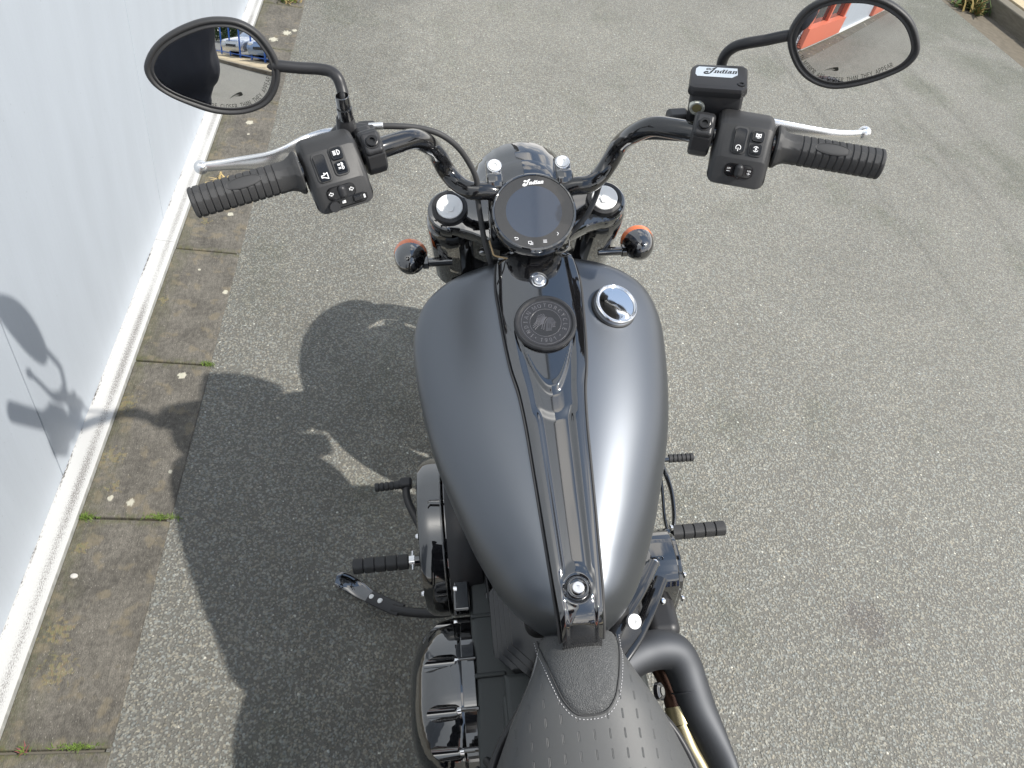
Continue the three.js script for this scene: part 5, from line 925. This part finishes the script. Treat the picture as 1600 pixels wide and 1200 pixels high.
// ---------------------------------------------------------------- frame, wheels, fenders, rear end
{
  const fr = part('frame', [tube([[0, 0.84, -0.97], [0, 0.72, -0.88], [0, 0.66, -0.62], [0, 0.63, -0.42], [0, 0.56, -0.25]], 0.024, { n: 60, radial: 18 }), ...[-1, 1].flatMap((s) => [tube([[s * 0.03, 0.8, -0.96], [s * 0.06, 0.5, -0.92], [s * 0.1, 0.2, -0.93], [s * 0.12, 0.13, -0.85], [s * 0.12, 0.13, -0.3], [s * 0.12, 0.22, -0.16]], 0.017, { n: 60, radial: 14 }), tube([[s * 0.035, 0.655, -0.42], [s * 0.075, 0.62, -0.365], [s * 0.118, 0.585, -0.315], [s * 0.14, 0.565, -0.24], [s * 0.14, 0.52, 0.1], [s * 0.13, 0.34, 0.24]], 0.009, { n: 60, radial: 14, flat: [1.4, 0.8] })])], M.cast, bike);
  part('steering_head', [rbox(0.11, 0.24, 0.07, 0.02).rotateX(0.45).translate(0, 0.74, -1.0), rbox(0.16, 0.1, 0.1, 0.02).translate(0, 0.8, -0.97)], M.cast, fr);
  const wheel = (z, y, r, w) => { const t = part('wheel', [new THREE.TorusGeometry(r - 0.055, 0.012, 12, 64).rotateY(Math.PI / 2).translate(0, y, z), cyl(0.045, 0.11).rotateZ(Math.PI / 2).translate(0, y, z), cyl(0.235, 0.03, 64, 0.01).rotateZ(Math.PI / 2).translate(0, y, z), cyl(0.16, 0.008, 48).rotateZ(Math.PI / 2).translate(-0.06, y, z), ...Array.from({ length: 10 }, (_, i) => rbox(0.03, r - 0.07, 0.06, 0.01).translate(0, (r - 0.07) / 2, 0).rotateX((i / 10) * 6.2832).translate(0, y, z))], M.gloss, bike); part('tyre', lathe([[r - 0.055, -w * 0.42], [r - 0.03, -w * 0.5], [r - 0.008, -w * 0.36], [r, 0], [r - 0.008, w * 0.36], [r - 0.03, w * 0.5], [r - 0.055, w * 0.42]], 80).rotateZ(Math.PI / 2).translate(0, y, z), M.tyre, t); return t; };
  wheel(-1.375, 0.325, 0.325, 0.13); wheel(0.25, 0.325, 0.325, 0.16);
  const fender = (z, y, r, w, a0, a1) => { const secs = []; for (let i = 0; i <= 40; i++) { const a = lerp(a0, a1, i / 40), s = []; for (let k = 0; k <= 16; k++) { const q = (k / 16 - 0.5) * 2, rr2 = r - 0.05 * Math.pow(Math.abs(q), 3); s.push(V(q * w, y + Math.sin(a) * rr2, z + Math.cos(a) * rr2)); } for (let k = 16; k >= 0; k--) { const q = (k / 16 - 0.5) * 2, rr2 = r - 0.004 - 0.05 * Math.pow(Math.abs(q), 3); s.push(V(q * w * 0.97, y + Math.sin(a) * rr2, z + Math.cos(a) * rr2)); } secs.push(s); } return loft(secs, { crease: 0.6 }); };
  part('front_fender', fender(-1.375, 0.325, 0.352, 0.08, -0.1, 2.5), M.satin, bike);
  part('rear_fender', fender(0.25, 0.325, 0.34, 0.1, 0.6, 2.35), M.satin, bike);
  part('swingarm', [-1, 1].flatMap((s) => [rbox(0.03, 0.05, 0.5, 0.01).translate(s * 0.12, 0.33, 0.03)]), M.cast, bike);
  part('oil_cooler', rbox(0.22, 0.3, 0.05, 0.01).rotateX(0.12).translate(0, 0.42, -0.935), M.cast, bike);
}

// ---------------------------------------------------------------- the photographer, seen in the left mirror
{
  const p = thing('person', 'person in dark navy clothes holding up a camera, reflected in the left mirror', 'person');
  const J = [ // joints: a, b, radius a, radius b
    [[-0.13, 1.0, 0.24], [-0.1, 1.34, 0.24], 0.16, 0.17], [[-0.22, 1.3, 0.25], [0.02, 1.31, 0.25], 0.1, 0.1], [[-0.2, 0.98, 0.25], [-0.07, 0.98, 0.25], 0.13, 0.13],
    [[-0.1, 1.42, 0.26], [-0.09, 1.55, 0.26], 0.06, 0.055],
    [[-0.22, 0.93, 0.26], [-0.24, 0.5, 0.28], 0.1, 0.065], [[-0.24, 0.5, 0.28], [-0.26, 0.09, 0.36], 0.062, 0.045], [[-0.08, 0.93, 0.26], [-0.09, 0.5, 0.3], 0.098, 0.065], [[-0.09, 0.5, 0.3], [-0.1, 0.09, 0.38], 0.062, 0.045],
    [[-0.26, 0.04, 0.39], [-0.29, 0.035, 0.22], 0.045, 0.035], [[-0.1, 0.04, 0.41], [-0.09, 0.035, 0.24], 0.045, 0.035],
    [[-0.26, 1.35, 0.25], [-0.27, 1.28, 0.12], 0.062, 0.05], [[-0.27, 1.28, 0.12], [-0.09, 1.5, 0.095], 0.048, 0.034], [[0.05, 1.35, 0.25], [0.1, 1.28, 0.14], 0.06, 0.05], [[0.1, 1.28, 0.14], [0.075, 1.5, 0.095], 0.048, 0.034],
  ].map(([a, b, ra, rb]) => [v3(a), v3(b), ra, rb]);
  const field = (bones, c, size, res, k) => {
    const mc = new MarchingCubes(res, new THREE.MeshBasicMaterial(), false, false, 200000); mc.isolation = 0;
    const q = V(0, 0, 0);
    for (let z = 0; z < res; z++) for (let y = 0; y < res; y++) for (let x = 0; x < res; x++) {
      q.set(c.x + ((x - res / 2) / (res / 2)) * size, c.y + ((y - res / 2) / (res / 2)) * size, c.z + ((z - res / 2) / (res / 2)) * size);
      let d = 9;
      for (const [a, b, ra, rb] of bones) { const ab = b.clone().sub(a), t = clamp(q.clone().sub(a).dot(ab) / ab.lengthSq(), 0, 1); const e = q.distanceTo(a.clone().addScaledVector(ab, t)) - lerp(ra, rb, t); const h = clamp(0.5 + 0.5 * (d - e) / k, 0, 1); d = lerp(d, e, h) - k * h * (1 - h); }
      mc.field[x + y * res + z * res * res] = -d;
    }
    mc.update();
    const g = new THREE.BufferGeometry(), n = mc.count;
    g.setAttribute('position', new THREE.BufferAttribute(mc.positionArray.slice(0, n * 3), 3)); g.setAttribute('normal', new THREE.BufferAttribute(mc.normalArray.slice(0, n * 3), 3));
    g.scale(size, size, size); g.translate(c.x, c.y, c.z);
    return g;
  };
  const navy = std(0.012, 0.014, 0.022, 0.75), skin = std(0.5, 0.32, 0.24, 0.55);
  let body = field(J, V(-0.1, 0.8, 0.25), 0.86, 80, 0.05); body.deleteAttribute('uv'); body = mergeVertices(body, 1e-4);
  { const a = body.attributes.position, nn = body.attributes.normal; for (let i = 0; i < a.count; i++) { const y = a.getY(i), k = y > 0.85 && y < 1.4 ? 0.007 * n2(a.getX(i) * 16, y * 5) : 0.004 * n2(a.getX(i) * 9, y * 14); a.setXYZ(i, a.getX(i) + nn.getX(i) * k, y, a.getZ(i) + nn.getZ(i) * k); } body.computeVertexNormals(); }
  part('body', body, navy, p);
  const hc = V(-0.06, 1.66, 0.27);
  const head = field([[hc.clone().add(V(0, 0.03, 0.02)), hc.clone().add(V(0, 0.035, -0.01)), 0.092, 0.088], [hc.clone().add(V(0, -0.06, -0.035)), hc.clone().add(V(0, -0.02, -0.02)), 0.055, 0.07], [hc.clone().add(V(0, -0.005, -0.1)), hc.clone().add(V(0, 0.03, -0.09)), 0.014, 0.009], [hc.clone().add(V(-0.083, -0.01, 0.01)), hc.clone().add(V(-0.083, 0.03, 0.015)), 0.012, 0.014], [hc.clone().add(V(0.083, -0.01, 0.01)), hc.clone().add(V(0.083, 0.03, 0.015)), 0.012, 0.014], [hc.clone().add(V(0, -0.07, 0.02)), hc.clone().add(V(-0.02, -0.14, 0.05)), 0.05, 0.055], [hc.clone().add(V(-0.02, -0.055, -0.083)), hc.clone().add(V(0.02, -0.055, -0.083)), 0.008, 0.008]], hc, 0.2, 56, 0.018);
  part('head', head, skin, p);
  for (const s of [-1, 1]) part('eye', new THREE.SphereGeometry(0.011, 16, 12).translate(hc.x + s * 0.031, hc.y + 0.018, hc.z - 0.083), M.button, p);
  part('hair', field([[hc.clone().add(V(0, 0.062, 0.03)), hc.clone().add(V(0, 0.07, -0.02)), 0.085, 0.07], [hc.clone().add(V(0, 0.0, 0.055)), hc.clone().add(V(0, 0.04, 0.05)), 0.075, 0.085]], hc, 0.2, 48, 0.02), std(0.05, 0.035, 0.025, 0.7), p);
  // hands: palm, four bent fingers of unequal length and a thumb, holding the camera body from its sides
  for (const s of [-1, 1]) {
    const w = V(0.0 + s * 0.072, 1.535, 0.085), B = [[w, V(s * 0.062, 1.56, 0.075), 0.022, 0.021]];
    [0.068, 0.076, 0.072, 0.058].forEach((L, i) => { const k = V(s * 0.058, 1.548 + i * 0.017, 0.07), m = V(s * 0.053, 1.55 + i * 0.017, 0.07 - L * 0.4), e = V(s * (0.04), 1.552 + i * 0.016, 0.07 - L * 0.5); B.push([k, m, 0.0088, 0.008], [m, e, 0.008, 0.0068]); });
    B.push([V(s * 0.066, 1.545, 0.08), V(s * 0.048, 1.55, 0.092), 0.0105, 0.009], [V(s * 0.048, 1.55, 0.092), V(s * 0.028, 1.565, 0.09), 0.009, 0.0075]);
    part('hand', field(B, V(s * 0.058, 1.57, 0.072), 0.075, 48, 0.006), skin, p);
  }
  const cam = tag(part('camera_body', [rbox(0.088, 0.058, 0.022, 0.006).translate(0, 1.582, 0.07)], M.button), 'small black compact camera held by the person behind the motorcycle', 'camera');
}
// ---------------------------------------------------------------- railing, parked cars and hedge across the road, seen in the left mirror
M.blue = std(0.03, 0.13, 0.5, 0.45);
{
  const rl = thing('railing', 'blue metal railing along the footway edge, reflected in the left mirror', 'railing', null, [3.28, 0, 2.4]); rl.rotation.y = -0.152;
  const pg = new THREE.BoxGeometry(0.055, 1.5, 0.055);
  for (let i = 0; i < 17; i++) part('post', pg, M.blue, rl, new THREE.Matrix4().makeTranslation(1.15, 0.8, 1.5 + i * 1.05));
  for (const y of [0.25, 1.5]) part('rail', new THREE.BoxGeometry(0.04, 0.04, 17.6).translate(1.15, y, 9.9), M.blue, rl);
}
{
  const paintS = std(0.55, 0.58, 0.62, 0.25, 0.7, { clearcoat: 1 }), paintB = std(0.2, 0.3, 0.5, 0.25, 0.6, { clearcoat: 1 }), paintW = std(0.78, 0.78, 0.78, 0.3, 0, { clearcoat: 1 }), glass = std(0.02, 0.03, 0.035, 0.05, 0, { clearcoat: 1 });
  const lamp = std(0.85, 0.87, 0.9, 0.1, 0.6);
  const body = () => { const s = new THREE.Shape(); s.moveTo(-2.0, 0.25); s.lineTo(-2.08, 0.5); s.quadraticCurveTo(-2.08, 0.72, -1.9, 0.78); s.lineTo(-1.0, 0.93); s.quadraticCurveTo(-0.55, 1.34, -0.2, 1.4); s.quadraticCurveTo(0.5, 1.48, 1.1, 1.36); s.quadraticCurveTo(1.7, 1.15, 1.95, 0.95); s.lineTo(2.05, 0.6); s.lineTo(2.02, 0.28); s.lineTo(1.72, 0.24); s.absarc(1.35, 0.3, 0.36, 0, Math.PI, false); s.lineTo(-0.95, 0.22); s.absarc(-1.3, 0.3, 0.36, 0, Math.PI, false); s.lineTo(-2.0, 0.25); const g = ext(s, 1.7, 0.1, { seg: 4, curve: 12 }); g.translate(0, 0, -0.85); const p = g.attributes.position; for (let i = 0; i < p.count; i++) { const y = p.getY(i); if (y > 0.8) p.setZ(i, p.getZ(i) * (1 - 0.3 * (y - 0.8))); } g.computeVertexNormals(); return toCreasedNormals(g, 0.5); };
  const side = (s) => { const w = new THREE.Shape(); w.moveTo(-0.85, 0.95); w.quadraticCurveTo(-0.5, 1.28, -0.18, 1.32); w.quadraticCurveTo(0.5, 1.4, 1.05, 1.28); w.lineTo(1.4, 0.98); w.lineTo(-0.85, 0.95); const g = ext(w, 0.03, 0.005); g.rotateX(s * 0.2); g.translate(0, s > 0 ? 0.02 : 0.02, s > 0 ? 0.925 : -0.955); return g; };
  const car = (label, mat, x, z, turn) => {
    const t = thing('parked_car', label, 'car', 'cars parked behind the blue railing', [x, 0.1, z]); t.rotation.y = turn;
    part('body', body(), mat, t);
    for (const s of [-1, 1]) { part('side_window', side(s), glass, t); part('headlight', new THREE.SphereGeometry(1, 16, 12).scale(0.1, 0.09, 0.2).translate(-1.98, 0.68, s * 0.6), lamp, t); }
    part('windscreen', new THREE.BoxGeometry(0.6, 0.02, 1.25).rotateZ(0.72).translate(-0.67, 1.16, 0), glass, t);
    part('grille', rbox(0.05, 0.12, 0.8, 0.02).translate(-2.06, 0.52, 0), M.button, t);
    for (const x2 of [-1.3, 1.35]) for (const s of [-1, 1]) { const w = part('wheel', cyl(0.31, 0.2, 32, 0.02).rotateX(Math.PI / 2).translate(x2, 0.31, s * 0.78), M.tyre, t); part('rim', cyl(0.2, 0.02, 24).rotateX(Math.PI / 2).translate(x2, 0.31, s * 0.885), M.alu, w); }
  };
  car('white car parked behind the blue railing, nearest of the three in the left mirror', paintW, 6.0, 6.9, -0.35);
  car('silver blue car parked between two others behind the railing in the left mirror', paintB, 5.45, 9.3, -0.35);
  car('silver car parked farthest along the blue railing in the left mirror', paintS, 5.0, 11.8, -0.35);
  structure(part('car_park', new THREE.BoxGeometry(14, 0.09, 40).rotateY(-0.152).translate(9.2, 0.045, 18), std(0.16, 0.16, 0.15, 0.9)));
  const hedge = new THREE.Group(); hedge.name = 'hedge'; scene.add(hedge); tag(hedge, 'green hedge behind the parked cars, at the top of the left mirror', 'hedge');
  const leaf = new THREE.PlaneGeometry(0.22, 0.16), im = new THREE.InstancedMesh(leaf, std(0.06, 0.11, 0.03, 0.7), 9000); im.name = 'foliage'; im.userData.kind = 'stuff';
  const m = new THREE.Matrix4(), e = new THREE.Euler(), q = new THREE.Quaternion();
  for (let i = 0; i < 9000; i++) { const z = rr(4, 34), top = 3.0 + 0.9 * n2(z * 0.5, 3) + 0.4 * n2(z * 2, 8); e.set(rr(0, 6), rr(0, 6), rr(0, 6)); m.compose(V(11.2 - 0.152 * (z - 10) + rr(-0.9, 0.9), rr(0.2, top), z), q.setFromEuler(e), V(1, 1, 1).multiplyScalar(rr(0.6, 1.5))); im.setMatrixAt(i, m); }
  hedge.add(im);
  part('stems', Array.from({ length: 12 }, (_, i) => new THREE.CylinderGeometry(0.05, 0.09, 2.2, 8).translate(11.2 - 0.152 * (i * 2.4 - 5), 1.1, 5 + i * 2.4)), std(0.08, 0.06, 0.04, 0.9), hedge);
}

shadows(bike);
renderer.render(scene, camera);
